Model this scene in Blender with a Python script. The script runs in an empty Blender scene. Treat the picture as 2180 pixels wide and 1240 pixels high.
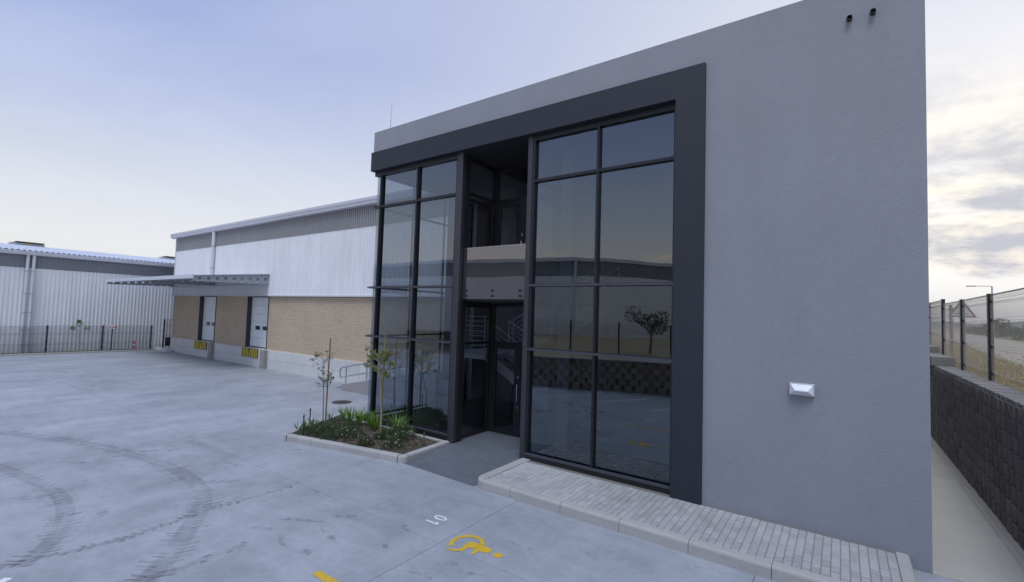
import bpy, bmesh, math, random
from mathutils import Vector, Matrix
random.seed(7)
sc = bpy.context.scene
rad = math.radians

# ------------------------------------------------------------------ camera
CAM_H = 3.2
F_PX, IMG_W, IMG_H = 990.07, 2180.0, 1240.0
YAW, PITCH, ROLL = rad(125.336), rad(2.844), rad(1.768)
fwd = Vector((math.cos(YAW)*math.cos(PITCH), math.sin(YAW)*math.cos(PITCH), math.sin(PITCH)))
r0 = fwd.cross(Vector((0, 0, 1))).normalized(); u0 = r0.cross(fwd)
RIGHT = r0*math.cos(ROLL) + u0*math.sin(ROLL); UP = -r0*math.sin(ROLL) + u0*math.cos(ROLL)
cam = bpy.data.cameras.new('camera'); cam_o = bpy.data.objects.new('camera', cam)
sc.collection.objects.link(cam_o)
mw = Matrix((RIGHT, UP, -fwd)).transposed().to_4x4(); mw.translation = (0, 0, CAM_H)
cam_o.matrix_world = mw
cam.sensor_width = 36.0; cam.lens = 36.0*F_PX/IMG_W; cam.clip_start = 0.05; cam.clip_end = 6000
sc.camera = cam_o
def on_ground(px, py, z=0.0):           # photo pixel -> point on the level z
    d = RIGHT*((px-IMG_W/2)/F_PX) - UP*((py-IMG_H/2)/F_PX) + fwd
    t = (z-CAM_H)/d.z
    return Vector((0, 0, CAM_H)) + d*t

# ------------------------------------------------------------------ sky and added fill lamp
FILL_AZ, FILL_EL = rad(158), rad(63)      # added high fill lamp for the bright veiled sky, azimuth from +Y towards +X
GLOW_AZ = rad(26)                       # bright evening cloud low behind the office
w = bpy.data.worlds.new('World'); sc.world = w; w.use_nodes = True
nt = w.node_tree; nt.nodes.clear()
def N(t, **k):
    n = nt.nodes.new(t)
    for a, b in k.items(): setattr(n, a, b)
    return n
def L(a, b): nt.links.new(a, b)
def mth(op, a, b=None, c=None, clamp=False):
    n = N('ShaderNodeMath', operation=op); n.use_clamp = clamp
    for i, v in enumerate((a, b, c)):
        if v is None: continue
        if isinstance(v, (int, float)): n.inputs[i].default_value = v
        else: L(v, n.inputs[i])
    return n.outputs[0]
def mixc(f, a, b):
    n = N('ShaderNodeMix', data_type='RGBA')
    for i, v in ((0, f), (6, a), (7, b)):
        if isinstance(v, (int, float)): n.inputs[i].default_value = v
        elif isinstance(v, tuple): n.inputs[i].default_value = (*v, 1)
        else: L(v, n.inputs[i])
    return n.outputs[2]
def ramp01(v, lo, hi, smooth=True):
    n = N('ShaderNodeMapRange'); n.interpolation_type = 'SMOOTHSTEP' if smooth else 'LINEAR'
    L(v, n.inputs[0]); n.inputs[1].default_value = lo; n.inputs[2].default_value = hi
    return n.outputs[0]
sky = N('ShaderNodeTexSky', sky_type='NISHITA')
sky.sun_disc = False; sky.sun_elevation = FILL_EL; sky.sun_rotation = FILL_AZ
sky.altitude = 1500; sky.air_density = 1.0; sky.dust_density = 1.6; sky.ozone_density = 2.0
tc = N('ShaderNodeTexCoord'); sep = N('ShaderNodeSeparateXYZ'); L(tc.outputs['Generated'], sep.inputs[0])
dx, dy, dz = sep.outputs
el = mth('MAXIMUM', dz, 0.0)
den = mth('ADD', el, 0.10)
comb = N('ShaderNodeCombineXYZ'); L(mth('DIVIDE', dx, den), comb.inputs[0]); L(mth('DIVIDE', dy, den), comb.inputs[1])
def noise(vec, scale, detail, rough, dist=0.0):
    n = N('ShaderNodeTexNoise'); n.inputs['Scale'].default_value = scale; n.inputs['Detail'].default_value = detail
    n.inputs['Roughness'].default_value = rough; n.inputs['Distortion'].default_value = dist
    L(vec, n.inputs['Vector']); return n.outputs[0]
SKY_S = 0.10
CLOUD_SEED = 15.9
K = 1.0/SKY_S
rp_ = N('ShaderNodeValToRGB'); L(el, rp_.inputs[0]); cr_ = rp_.color_ramp
stops = ((0.0,(.375,.342,.298)),(.10,(.362,.338,.305)),(.20,(.29,.288,.296)),(.31,(.20,.222,.296)),(.45,(.115,.15,.268)),(1.0,(.105,.14,.27)))
while len(cr_.elements) < len(stops): cr_.elements.new(.5)
for e_, (p_, c_) in zip(cr_.elements, stops): e_.position = p_; e_.color = (*c_, 1)
vk = N('ShaderNodeVectorMath', operation='SCALE'); vk.inputs['Scale'].default_value = K; L(rp_.outputs[0], vk.inputs[0])
col = mixc(0.85, sky.outputs[0], vk.outputs[0])                          # thin veil of haze, creamy near the horizon
n3 = noise(comb.outputs[0], 0.35, 7, 0.62, 0.8)
col = mixc(mth('MULTIPLY', ramp01(n3, 0.46, 0.74), 0.16), col, (0.40*K, 0.41*K, 0.46*K))
sunw = mth('ADD', mth('MULTIPLY', dx, math.sin(GLOW_AZ)), mth('MULTIPLY', dy, math.cos(GLOW_AZ)))
swb = ramp01(sunw, -0.45, 0.95)
col = mixc(mth('MULTIPLY', swb, 0.60), col, (0.345*K, 0.345*K, 0.36*K))   # sky pales towards the sunset
belt = mth('MULTIPLY', ramp01(sunw, -0.40, -0.85), ramp01(el, 0.24, 0.03))
col = mixc(mth('MULTIPLY', belt, 0.60), col, (0.46*K, 0.345*K, 0.26*K))  # peach belt opposite it
sw = ramp01(sunw, 0.45, 0.97)
glo = mth('MULTIPLY', sw, ramp01(el, 0.80, 0.0))
col = mixc(mth('MULTIPLY', glo, 0.9), col, (0.48*K, 0.46*K, 0.425*K))    # bright cloud sheet towards the sunset
den2 = mth('ADD', el, 0.28); cb2 = N('ShaderNodeCombineXYZ')
L(mth('DIVIDE', dx, den2), cb2.inputs[0]); L(mth('DIVIDE', dy, den2), cb2.inputs[1]); L(mth('ADD', mth('MULTIPLY', el, 1.2), CLOUD_SEED), cb2.inputs[2])
n1 = noise(cb2.outputs[0], 1.55, 10, 0.58, 0.35); n2 = noise(cb2.outputs[0], 4.0, 9, 0.62)
cm = ramp01(mth('ADD', n1, mth('MULTIPLY', sw, 0.10)), 0.54, 0.66)
shade = mixc(ramp01(n2, 0.40, 0.66), (0.20*K, 0.205*K, 0.235*K), (0.47*K, 0.425*K, 0.355*K))
lowb = mth('MULTIPLY', ramp01(el, 0.50, 0.16), ramp01(el, 0.02, 0.09))
col = mixc(mth('MULTIPLY', mth('MULTIPLY', cm, lowb), mth('MULTIPLY', sw, 0.85)), col, shade)
aw = mth('MULTIPLY', ramp01(sunw, -0.42, -0.75), mth('MULTIPLY', ramp01(el, 0.03, 0.06), ramp01(el, 0.22, 0.12)))
n4 = noise(comb.outputs[0], 1.5, 7, 0.6, 0.3)                            # low sunlit cumulus opposite the sunset
col = mixc(mth('MULTIPLY', aw, ramp01(n4, 0.57, 0.68)), col, (0.55*K, 0.42*K, 0.31*K))
bg = N('ShaderNodeBackground'); bg.inputs[1].default_value = SKY_S
L(col, bg.inputs[0]); out = N('ShaderNodeOutputWorld'); L(bg.outputs[0], out.inputs[0])

sky_fill = bpy.data.lights.new('sky_fill', 'SUN'); sky_fill.energy = 0.75; sky_fill.angle = rad(28); sky_fill.color = (0.90, 0.95, 1.0)  # fill lamp added from the camera side; the real sunset lies behind the office
sky_fill_o = bpy.data.objects.new('sky_fill', sky_fill); sc.collection.objects.link(sky_fill_o)
sd = Vector((math.sin(FILL_AZ)*math.cos(FILL_EL), math.cos(FILL_AZ)*math.cos(FILL_EL), math.sin(FILL_EL)))
sky_fill_o.rotation_euler = (-sd).to_track_quat('-Z', 'Y').to_euler()

vs = sc.view_settings
sc.display_settings.display_device = 'sRGB'
vs.view_transform = 'Standard'; vs.look = 'None'; vs.gamma = 1.0; vs.use_curve_mapping = False
vs.exposure = 1.38
sc.render.resolution_x, sc.render.resolution_y = 1024, 582
sc.cycles.max_bounces = 10; sc.cycles.transparent_max_bounces = 24

# ------------------------------------------------------------------ helpers
COL = sc.collection
class MB:
    def __init__(s): s.v = []; s.f = []; s.m = []; s.mi = 0
    def add(s, vs_, fs):
        o = len(s.v); s.v += [tuple(p) for p in vs_]
        for f in fs: s.f.append(tuple(i+o for i in f)); s.m.append(s.mi)
        return s
    def box(s, x0, x1, y0, y1, z0, z1):
        return s.add([(x0,y0,z0),(x1,y0,z0),(x1,y1,z0),(x0,y1,z0),(x0,y0,z1),(x1,y0,z1),(x1,y1,z1),(x0,y1,z1)],
              [(0,3,2,1),(4,5,6,7),(0,1,5,4),(1,2,6,5),(2,3,7,6),(3,0,4,7)])
    def cham(s, x0, x1, y0, y1, z0, z1, c):       # box with chamfered top edges
        return s.add([(x0,y0,z0),(x1,y0,z0),(x1,y1,z0),(x0,y1,z0),(x0,y0,z1-c),(x1,y0,z1-c),(x1,y1,z1-c),(x0,y1,z1-c),
              (x0+c,y0+c,z1),(x1-c,y0+c,z1),(x1-c,y1-c,z1),(x0+c,y1-c,z1)],
              [(0,3,2,1),(0,1,5,4),(1,2,6,5),(2,3,7,6),(3,0,4,7),(4,5,9,8),(5,6,10,9),(6,7,11,10),(7,4,8,11),(8,9,10,11)])
    def prism(s, poly, vec):
        n = len(poly); vec = Vector(vec); p = [Vector(q) for q in poly]
        return s.add(p+[q+vec for q in p], [tuple(range(n))[::-1], tuple(range(n, 2*n))]+[(i,(i+1)%n,n+(i+1)%n,n+i) for i in range(n)])
    def bar(s, a, b, w_, h_, up=(0,0,1)):         # rectangular bar a->b
        a, b = Vector(a), Vector(b); d = (b-a).normalized(); u = Vector(up)
        if abs(d.dot(u)) > .99: u = Vector((0,1,0))
        r = d.cross(u).normalized()*w_/2; u2 = r.cross(d).normalized()*h_/2
        return s.prism([a-r-u2, a+r-u2, a+r+u2, a-r+u2], b-a)
    def tube(s, pts, r, n=8, cap=True):
        pts = [Vector(p) for p in pts]; rs = r if isinstance(r, (list, tuple)) else [r]*len(pts)
        o = len(s.v); ref = None
        for i, p in enumerate(pts):
            d = (pts[min(i+1, len(pts)-1)]-pts[max(i-1, 0)]).normalized()
            if ref is None: ref = Vector((0,0,1)) if abs(d.z) < .9 else Vector((1,0,0))
            a = d.cross(ref).normalized(); b = d.cross(a); ref = -b if False else ref
            for k in range(n):
                t = 2*math.pi*k/n; s.v.append(tuple(p+(a*math.cos(t)+b*math.sin(t))*rs[i]))
        for i in range(len(pts)-1):
            for k in range(n):
                s.f.append((o+i*n+k, o+i*n+(k+1)%n, o+(i+1)*n+(k+1)%n, o+(i+1)*n+k)); s.m.append(s.mi)
        if cap:
            s.f.append(tuple(o+k for k in range(n))[::-1]); s.m.append(s.mi)
            e = o+(len(pts)-1)*n; s.f.append(tuple(e+k for k in range(n))); s.m.append(s.mi)
        return s
    def quad(s, a, b, c, d): return s.add([a, b, c, d], [(0,1,2,3)])
    def mesh(s, name, mats, bevel=0.0, smooth=False, fix=True):
        me = bpy.data.meshes.new(name); me.from_pydata(s.v, [], s.f)
        if not isinstance(mats, (list, tuple)): mats = [mats]
        for m in mats: me.materials.append(m)
        if len(mats) > 1: me.polygons.foreach_set('material_index', s.m)
        if fix or bevel:
            bm = bmesh.new(); bm.from_mesh(me)
            if bevel:
                bmesh.ops.bevel(bm, geom=[e for e in bm.edges if len(e.link_faces) == 2 and e.calc_face_angle(0) > .5], offset=bevel, segments=1, affect='EDGES', profile=.5)
            if fix: bmesh.ops.recalc_face_normals(bm, faces=bm.faces)
            bm.to_mesh(me); bm.free()
        if smooth: me.polygons.foreach_set('use_smooth', [True]*len(me.polygons))
        me.update(); return me
    def build(s, name, mats, parent=None, **k): return link(name, s.mesh(name, mats, **k), parent)
def link(name, me, parent=None, loc=None):
    o = bpy.data.objects.new(name, me); COL.objects.link(o)
    if parent:
        o.parent = parent
        if parent.type == 'EMPTY': o.matrix_parent_inverse = Matrix.LocRotScale(parent.location, parent.rotation_euler, None).inverted()
        elif parent.get('_off'): o.matrix_parent_inverse = Matrix.Translation(parent.location).inverted()
    if loc is not None: o.location = loc
    return o
def tag(o, label=None, cat=None, group=None, kind=None):
    if label: o['label'] = label
    if cat: o['category'] = cat
    if group: o['group'] = group
    if kind: o['kind'] = kind
    return o
def thing(name, label, cat, loc=(0,0,0), group=None, kind=None):
    o = bpy.data.objects.new(name, None); COL.objects.link(o); o.location = loc; o.empty_display_size = .2
    return tag(o, label, cat, group, kind)
def struct(name, loc=(0,0,0)):
    o = bpy.data.objects.new(name, None); COL.objects.link(o); o.location = loc; o['kind'] = 'structure'; return o
def B(name, parent, mat, *b, bevel=0.0):
    m = MB(); m.box(*b); return m.build(name, mat, parent, bevel=bevel)

# ------------------------------------------------------------------ materials
def material(name, color, rough=0.6, metal=0.0, var=(), bump=(), spec=0.5, rnd=0.0, coat=0.0):
    """var: (scale, amount, stretch) value mottling in world space; bump: (scale, distance)"""
    m = bpy.data.materials.new(name); m.use_nodes = True; t = m.node_tree; p = t.nodes['Principled BSDF']
    p.inputs['Roughness'].default_value = rough; p.inputs['Metallic'].default_value = metal
    p.inputs['Specular IOR Level'].default_value = spec; p.inputs['Coat Weight'].default_value = coat
    g = t.nodes.new('ShaderNodeNewGeometry'); pos = g.outputs['Position']
    val = None
    def M(op, a, b):
        n = t.nodes.new('ShaderNodeMath'); n.operation = op
        for i, x in enumerate((a, b)):
            if isinstance(x, (int, float)): n.inputs[i].default_value = x
            else: t.links.new(x, n.inputs[i])
        return n.outputs[0]
    for scale, amt, st in var:
        mp = t.nodes.new('ShaderNodeMapping'); mp.inputs['Scale'].default_value = st; t.links.new(pos, mp.inputs[0])
        n = t.nodes.new('ShaderNodeTexNoise'); n.inputs['Scale'].default_value = scale; n.inputs['Detail'].default_value = 6; n.inputs['Roughness'].default_value = .62
        t.links.new(mp.outputs[0], n.inputs['Vector'])
        x = M('MULTIPLY', M('SUBTRACT', n.outputs[0], .5), amt*2)
        val = x if val is None else M('ADD', val, x)
    if rnd:
        oi = t.nodes.new('ShaderNodeObjectInfo'); x = M('MULTIPLY', M('SUBTRACT', M('ADD', oi.outputs['Random'], g.outputs['Random Per Island']), 1.0), rnd*2)
        val = x if val is None else M('ADD', val, x)
    if val is not None:
        h = t.nodes.new('ShaderNodeMix'); h.data_type = 'RGBA'; h.blend_type = 'MULTIPLY'; h.inputs[0].default_value = 1
        h.inputs[6].default_value = (*color, 1); t.links.new(M('ADD', val, 1.0), h.inputs[7])
        t.links.new(h.outputs[2], p.inputs['Base Color'])
        rr = M('ADD', M('MULTIPLY', val, -.25), rough); t.links.new(rr, p.inputs['Roughness'])
    else: p.inputs['Base Color'].default_value = (*color, 1)
    prev = None
    for scale, dist in bump:
        n = t.nodes.new('ShaderNodeTexNoise'); n.inputs['Scale'].default_value = scale; n.inputs['Detail'].default_value = 5
        t.links.new(pos, n.inputs['Vector'])
        b = t.nodes.new('ShaderNodeBump'); b.inputs['Strength'].default_value = 1; b.inputs['Distance'].default_value = dist
        t.links.new(n.outputs[0], b.inputs['Height'])
        if prev: t.links.new(prev, b.inputs['Normal'])
        prev = b.outputs[0]
    if prev: t.links.new(prev, p.inputs['Normal'])
    return m
S1 = (1,1,1)
M = {}
M['yard'] = material('yard_concrete', (.31,.328,.362), .55, var=((.22,.30,S1),(.9,.42,(1,.5,1)),(3.5,.26,(.5,1,1)),(11,.16,S1),(60,.10,S1)), bump=((9,.003),(120,.0008)), rnd=.035)
M['joint'] = material('joint_filler', (.06,.06,.065), .9)
M['entry'] = material('entrance_concrete', (.125,.137,.158), .5, var=((.8,.4,S1),(5,.3,(.6,1,1)),(30,.14,S1)), bump=((30,.002),), rnd=.04)
M['kerb'] = material('kerb_concrete', (.38,.37,.355), .75, var=((2.2,.14,S1),(14,.10,S1)), bump=((60,.002),), rnd=.05)
M['paver'] = material('paver_concrete', (.355,.345,.345), .8, var=((1.2,.26,S1),(25,.2,S1)), bump=((90,.002),), rnd=.11)
M['sand'] = material('joint_sand', (.17,.16,.15), .95, var=((30,.2,S1),))
M['path'] = material('path_concrete', (.38,.36,.33), .7, var=((.7,.14,S1),(5,.12,(1,.5,1)),(50,.06,S1)), bump=((30,.002),), rnd=.03)
M['plaster'] = material('grey_plaster', (.265,.275,.315), .85, var=((.3,.12,S1),(1.4,.09,(1,1,.22)),(9,.06,S1),(150,.22,S1)), bump=((95,.005),(30,.0025)))
M['frame_paint'] = material('dark_frame_paint', (.016,.021,.031), .6, var=((2,.12,S1),), bump=((110,.003),))
M['alu'] = material('dark_aluminium', (.020,.022,.028), .38, metal=.35, spec=.5)
M['fin'] = material('fin_aluminium', (.055,.056,.066), .42, metal=.4)
M['cap'] = material('transom_cap', (.08,.084,.105), .35, metal=.4)
M['black'] = material('black_trim', (.012,.012,.014), .5)
M['steel'] = material('brushed_steel', (.62,.62,.62), .28, metal=1.0)
M['galv'] = material('galvanised_steel', (.42,.44,.46), .45, metal=.7, var=((20,.1,S1),))
M['white'] = material('white_cladding', (.80,.805,.83), .45, var=((.35,.10,S1),(2.5,.13,(1,1,.12)),(12,.06,(1,1,.1))), spec=.4)
M['gutter'] = material('white_gutter', (.62,.63,.69), .45, var=((1,.06,S1),))
M['sheet_dark'] = material('translucent_sheet', (.30,.30,.31), .5, var=((.6,.12,S1),(3,.1,(1,1,.2))))
M['sheet_dark2'] = material('translucent_sheet_aged', (.22,.23,.26), .5, var=((.6,.12,S1),(4,.12,(1,1,.2))))
M['panel'] = material('precast_concrete', (.58,.57,.55), .8, var=((.8,.12,S1),(6,.1,(1,1,.3))), bump=((40,.002),), rnd=.06)
M['pier'] = material('dock_pier_concrete', (.30,.28,.27), .8, var=((1,.2,S1),))
M['door'] = material('door_white', (.80,.81,.83), .4, var=((1,.04,S1),))
M['reveal'] = material('dark_reveal_rubber', (.035,.042,.047), .7)
M['yellow'] = material('hazard_yellow', (.72,.55,.03), .5)
M['canopy'] = material('canopy_steel', (.38,.40,.44), .5, var=((1,.08,S1),))
M['canopy_sheet'] = material('canopy_sheet', (.52,.54,.58), .45)
M['roof'] = material('roof_sheet', (.52,.56,.66), .45, var=((.6,.07,S1),))
M['post'] = material('black_post', (.012,.012,.018), .45)
M['wire'] = material('dark_wire', (.03,.03,.036), .5)
M['wire_r'] = material('fence_wire', (.30,.28,.26), .45, metal=.3)
M['block'] = material('dark_retaining_block', (.135,.127,.12), .85, var=((2,.3,S1),(18,.2,S1)), bump=((50,.004),), rnd=.16)
M['block_tan'] = material('tan_retaining_block', (.26,.22,.18), .9, var=((2,.18,S1),), bump=((30,.006),), rnd=.12)
M['coping'] = material('retaining_coping', (.24,.225,.21), .85, var=((2,.16,S1),(20,.1,S1)), bump=((50,.004),), rnd=.06)
M['soil'] = material('mulch_soil', (.075,.058,.045), .95, var=((6,.4,S1),(45,.5,S1)), bump=((40,.03),))
M['chip'] = material('bark_chip', (.16,.115,.08), .9, var=((40,.5,S1),))
M['earth'] = material('dry_earth', (.17,.135,.095), .95, var=((.5,.25,S1),(6,.3,S1)), bump=((10,.03),))
M['verge'] = material('sunlit_dry_verge', (.36,.28,.155), .95, var=((.3,.3,S1),(4,.35,S1)), bump=((8,.04),))  # dry tan pushed golden: warm low sunlight is put into the colour
M['road'] = material('road_asphalt', (.42,.36,.28), .8, var=((.3,.15,S1),(5,.12,S1)))  # pale road tone with the same warm sunlight painted in
M['hill'] = material('hill_scrub', (.10,.11,.07), .95, var=((.01,.3,S1),))
M['bark'] = material('pale_bark', (.30,.25,.20), .9, var=((30,.3,S1),))
M['stake'] = material('timber_stake', (.24,.15,.075), .85, var=((8,.25,(1,1,.2)),))
M['stake_g'] = material('green_timber_stake', (.22,.19,.09), .85, var=((8,.25,(1,1,.2)),))
def leaf(name, c, tr=.35, rnd=.25):
    m = material(name, c, .5, var=((9,.3,S1),), rnd=rnd); t = m.node_tree; p = t.nodes['Principled BSDF']
    d = t.nodes.new('ShaderNodeBsdfTranslucent'); d.inputs[0].default_value = (c[0]*1.5, c[1]*1.6, c[2]*.8, 1)
    mx = t.nodes.new('ShaderNodeMixShader'); mx.inputs[0].default_value = tr
    t.links.new(p.outputs[0], mx.inputs[1]); t.links.new(d.outputs[0], mx.inputs[2]); t.links.new(mx.outputs[0], t.nodes['Material Output'].inputs[0]); return m
M['strap'] = leaf('strap_leaf', (.13,.235,.035)); M['strap_d'] = leaf('strap_leaf_dark', (.08,.15,.035))
M['shrub'] = leaf('shrub_leaf', (.07,.10,.045)); M['tree_l'] = leaf('sapling_leaf', (.21,.24,.05)); M['tree_d'] = leaf('sapling_leaf_dull', (.12,.12,.06))
M['hedge'] = leaf('hedge_leaf', (.05,.07,.03)); M['weed'] = leaf('weed_leaf', (.37,.285,.12))  # weed tint includes the warm evening sunlight beyond the fence
M['petal'] = material('white_petal', (.8,.8,.78), .6)
M['wp'] = material('white_road_paint', (.74,.75,.76), .6, var=((12,.10,S1),))
M['yp'] = material('yellow_road_paint', (.62,.40,.03), .6, var=((8,.12,S1),(40,.1,S1)))
def worn(m, lo, hi):
    t = m.node_tree; p = t.nodes['Principled BSDF']; g = t.nodes.new('ShaderNodeNewGeometry'); n = t.nodes.new('ShaderNodeTexNoise'); n.inputs['Scale'].default_value = 16; n.inputs['Detail'].default_value = 8; n.inputs['Roughness'].default_value = .7
    t.links.new(g.outputs['Position'], n.inputs['Vector']); mr = t.nodes.new('ShaderNodeMapRange'); mr.inputs[1].default_value = lo; mr.inputs[2].default_value = hi; mr.inputs[3].default_value = .15; mr.inputs[4].default_value = 1
    t.links.new(n.outputs[0], mr.inputs[0]); t.links.new(mr.outputs[0], p.inputs['Alpha'])
worn(M['wp'], .30, .44); worn(M['yp'], .30, .42)
M['red'] = material('red_paint', (.5,.03,.02), .45)
M['sign_border'] = material('faded_red_border', (.26,.09,.07), .6)
M['signw'] = material('sign_white', (.75,.74,.72), .45)
M['iron'] = material('cast_iron', (.055,.05,.05), .7, var=((30,.3,S1),))
M['lens'] = material('opal_lens', (.72,.74,.80), .22)
M['lightbody'] = material('light_body', (.50,.50,.56), .4)
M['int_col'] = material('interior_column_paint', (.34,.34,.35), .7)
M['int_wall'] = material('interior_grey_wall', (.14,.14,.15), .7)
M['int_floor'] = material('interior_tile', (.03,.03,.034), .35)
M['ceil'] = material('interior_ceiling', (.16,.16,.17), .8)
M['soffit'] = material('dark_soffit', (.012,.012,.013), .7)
M['rail'] = material('stair_white_steel', (.70,.70,.72), .4)
def brick_mat():
    m = bpy.data.materials.new('face_brick'); m.use_nodes = True; t = m.node_tree; p = t.nodes['Principled BSDF']
    g = t.nodes.new('ShaderNodeNewGeometry'); s = t.nodes.new('ShaderNodeSeparateXYZ'); c = t.nodes.new('ShaderNodeCombineXYZ')
    t.links.new(g.outputs['Position'], s.inputs[0]); t.links.new(s.outputs[0], c.inputs[0]); t.links.new(s.outputs[2], c.inputs[1])
    b = t.nodes.new('ShaderNodeTexBrick'); t.links.new(c.outputs[0], b.inputs['Vector'])
    for k, v in (('Scale',1.0),('Brick Width',.23),('Row Height',.086),('Mortar Size',.012),('Mortar Smooth',.2),('Bias',-.1)): b.inputs[k].default_value = v
    b.inputs['Color1'].default_value = (.60,.465,.325,1); b.inputs['Color2'].default_value = (.52,.395,.27,1); b.inputs['Mortar'].default_value = (.42,.355,.285,1)
    n = t.nodes.new('ShaderNodeTexNoise'); n.inputs['Scale'].default_value = .7; n.inputs['Detail'].default_value = 6; t.links.new(g.outputs['Position'], n.inputs['Vector'])
    mr = t.nodes.new('ShaderNodeMapRange'); mr.inputs[3].default_value = .82; mr.inputs[4].default_value = 1.2; t.links.new(n.outputs[0], mr.inputs[0])
    mx = t.nodes.new('ShaderNodeMix'); mx.data_type = 'RGBA'; mx.blend_type = 'MULTIPLY'; mx.inputs[0].default_value = 1
    t.links.new(b.outputs[0], mx.inputs[6]); t.links.new(mr.outputs[0], mx.inputs[7]); t.links.new(mx.outputs[2], p.inputs['Base Color'])
    bp = t.nodes.new('ShaderNodeBump'); bp.invert = True; bp.inputs['Distance'].default_value = .012; t.links.new(b.outputs['Fac'], bp.inputs['Height']); t.links.new(bp.outputs[0], p.inputs['Normal'])
    p.inputs['Roughness'].default_value = .85; return m
M['brick'] = brick_mat()
def glass_mat(name, tint, ior, wave=.0035, gl=(1,1,1), body=None, bodyf=0.0):
    m = bpy.data.materials.new(name); m.use_nodes = True; t = m.node_tree; t.nodes.remove(t.nodes['Principled BSDF'])
    tr = t.nodes.new('ShaderNodeBsdfTransparent'); tr.inputs[0].default_value = (*tint, 1)
    g = t.nodes.new('ShaderNodeBsdfGlossy'); g.inputs['Roughness'].default_value = 0.0; g.inputs[0].default_value = (*gl, 1)
    fr = t.nodes.new('ShaderNodeFresnel'); fr.inputs[0].default_value = ior
    geo = t.nodes.new('ShaderNodeNewGeometry'); n = t.nodes.new('ShaderNodeTexNoise'); n.inputs['Scale'].default_value = .75; n.inputs['Detail'].default_value = 1
    t.links.new(geo.outputs['Position'], n.inputs['Vector'])
    b = t.nodes.new('ShaderNodeBump'); b.inputs['Distance'].default_value = wave; b.inputs['Strength'].default_value = 1; t.links.new(n.outputs[0], b.inputs['Height'])
    t.links.new(b.outputs[0], g.inputs['Normal'])
    base = tr.outputs[0]
    if body:
        d = t.nodes.new('ShaderNodeBsdfDiffuse'); d.inputs[0].default_value = (*body, 1); x = t.nodes.new('ShaderNodeMixShader'); x.inputs[0].default_value = bodyf
        t.links.new(base, x.inputs[1]); t.links.new(d.outputs[0], x.inputs[2]); base = x.outputs[0]
    mx = t.nodes.new('ShaderNodeMixShader'); t.links.new(fr.outputs[0], mx.inputs[0]); t.links.new(base, mx.inputs[1]); t.links.new(g.outputs[0], mx.inputs[2])
    t.links.new(mx.outputs[0], t.nodes['Material Output'].inputs[0]); return m
M['glass'] = glass_mat('tinted_glass', (.33,.37,.42), 2.35, gl=(.78,.89,1.0))
M['glass_in'] = glass_mat('inner_glass', (.70,.73,.75), 1.7)
M['glass_bal'] = glass_mat('balustrade_glass', (.30,.30,.30), 2.35, body=(.04,.04,.04), bodyf=.8, gl=(.90,.93,1.0))
def stain_mat(name, c, a, sc_=9, lo=.42, hi=.66, base=0.0):
    m = bpy.data.materials.new(name); m.use_nodes = True; t = m.node_tree; p = t.nodes['Principled BSDF']
    p.inputs['Base Color'].default_value = (*c, 1); p.inputs['Roughness'].default_value = .85
    g = t.nodes.new('ShaderNodeNewGeometry'); n = t.nodes.new('ShaderNodeTexNoise'); n.inputs['Scale'].default_value = sc_; n.inputs['Detail'].default_value = 8
    t.links.new(g.outputs['Position'], n.inputs['Vector'])
    mr = t.nodes.new('ShaderNodeMapRange'); mr.inputs[1].default_value = lo; mr.inputs[2].default_value = hi; mr.inputs[3].default_value = base; mr.inputs[4].default_value = a
    t.links.new(n.outputs[0], mr.inputs[0]); t.links.new(mr.outputs[0], p.inputs['Alpha']); return m
M['tread'] = stain_mat('tyre_dirt', (.13,.13,.14), .36, 2.5, .35, .68, .06)
M['tread_f'] = stain_mat('tyre_dirt_faint', (.16,.16,.17), .20, 1.6, .35, .7, .03)
M['smudge'] = stain_mat('smudge_dirt', (.15,.15,.16), .27)
M['rust'] = stain_mat('rust_dirt', (.35,.20,.10), .35)

# ------------------------------------------------------------------ ground, yard, path, verge, road, hills
g = MB(); g.quad((-3000,-3000,-.30),(3000,-3000,-.30),(3000,3000,-.30),(-3000,3000,-.30))
tag(g.build('ground', M['earth'], fix=False), kind='structure')
yard = struct('yard', (-18, 4, 0))
B('joint_bed', yard, M['joint'], -37.9, 2.1, -10, 13.2, -.14, -.012)
JX = [-4.56+3.66*k for k in range(-9, 3)]; JX[0] = -37.9; JX[-1] = 2.1
JX = sorted(x for x in JX if -37.95 < x < 2.2)
JY = [-10, -4.93, -.03, 4.87, 9.77, 12.58]
def slab(parent, mat, x0, x1, y0, y1, z=0.0, gap=.004, t=.11):
    m = MB(); m.cham(x0+gap, x1-gap, y0+gap, y1-gap, z-t, z, .003); return m.build('slab', mat, parent)
for i in range(len(JX)-1):
    for j in range(len(JY)-1):
        x0, x1, y0, y1 = JX[i], JX[i+1], JY[j], JY[j+1]
        if x0 > -1 and j == 3: y1 = 8.29
        if x0 > -1 and j == 4: continue
        slab(yard, M['yard'], x0, x1, y0, y1)
path = struct('path', (1.5, 12, 0))
B('joint_bed', path, M['joint'], .9, 2.22, 8.32, 40, -.14, -.014)
py = [8.30, 10.08, 11.9, 13.6] + [13.6+1.8*k for k in range(1, 14)]
for a, b in zip(py, py[1:]): slab(path, M['path'], .90, 1.985, a, b, 0.0, .004)
gut = MB()
gut.prism([(1.985,8.3,-.1),(2.30,8.3,-.1),(2.30,8.3,.035),(2.10,8.3,.025),(2.06,8.3,-.012),(1.984,8.3,.0)], (0,31.5,0))
gut.build('drain_channel', M['path'], path)

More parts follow.
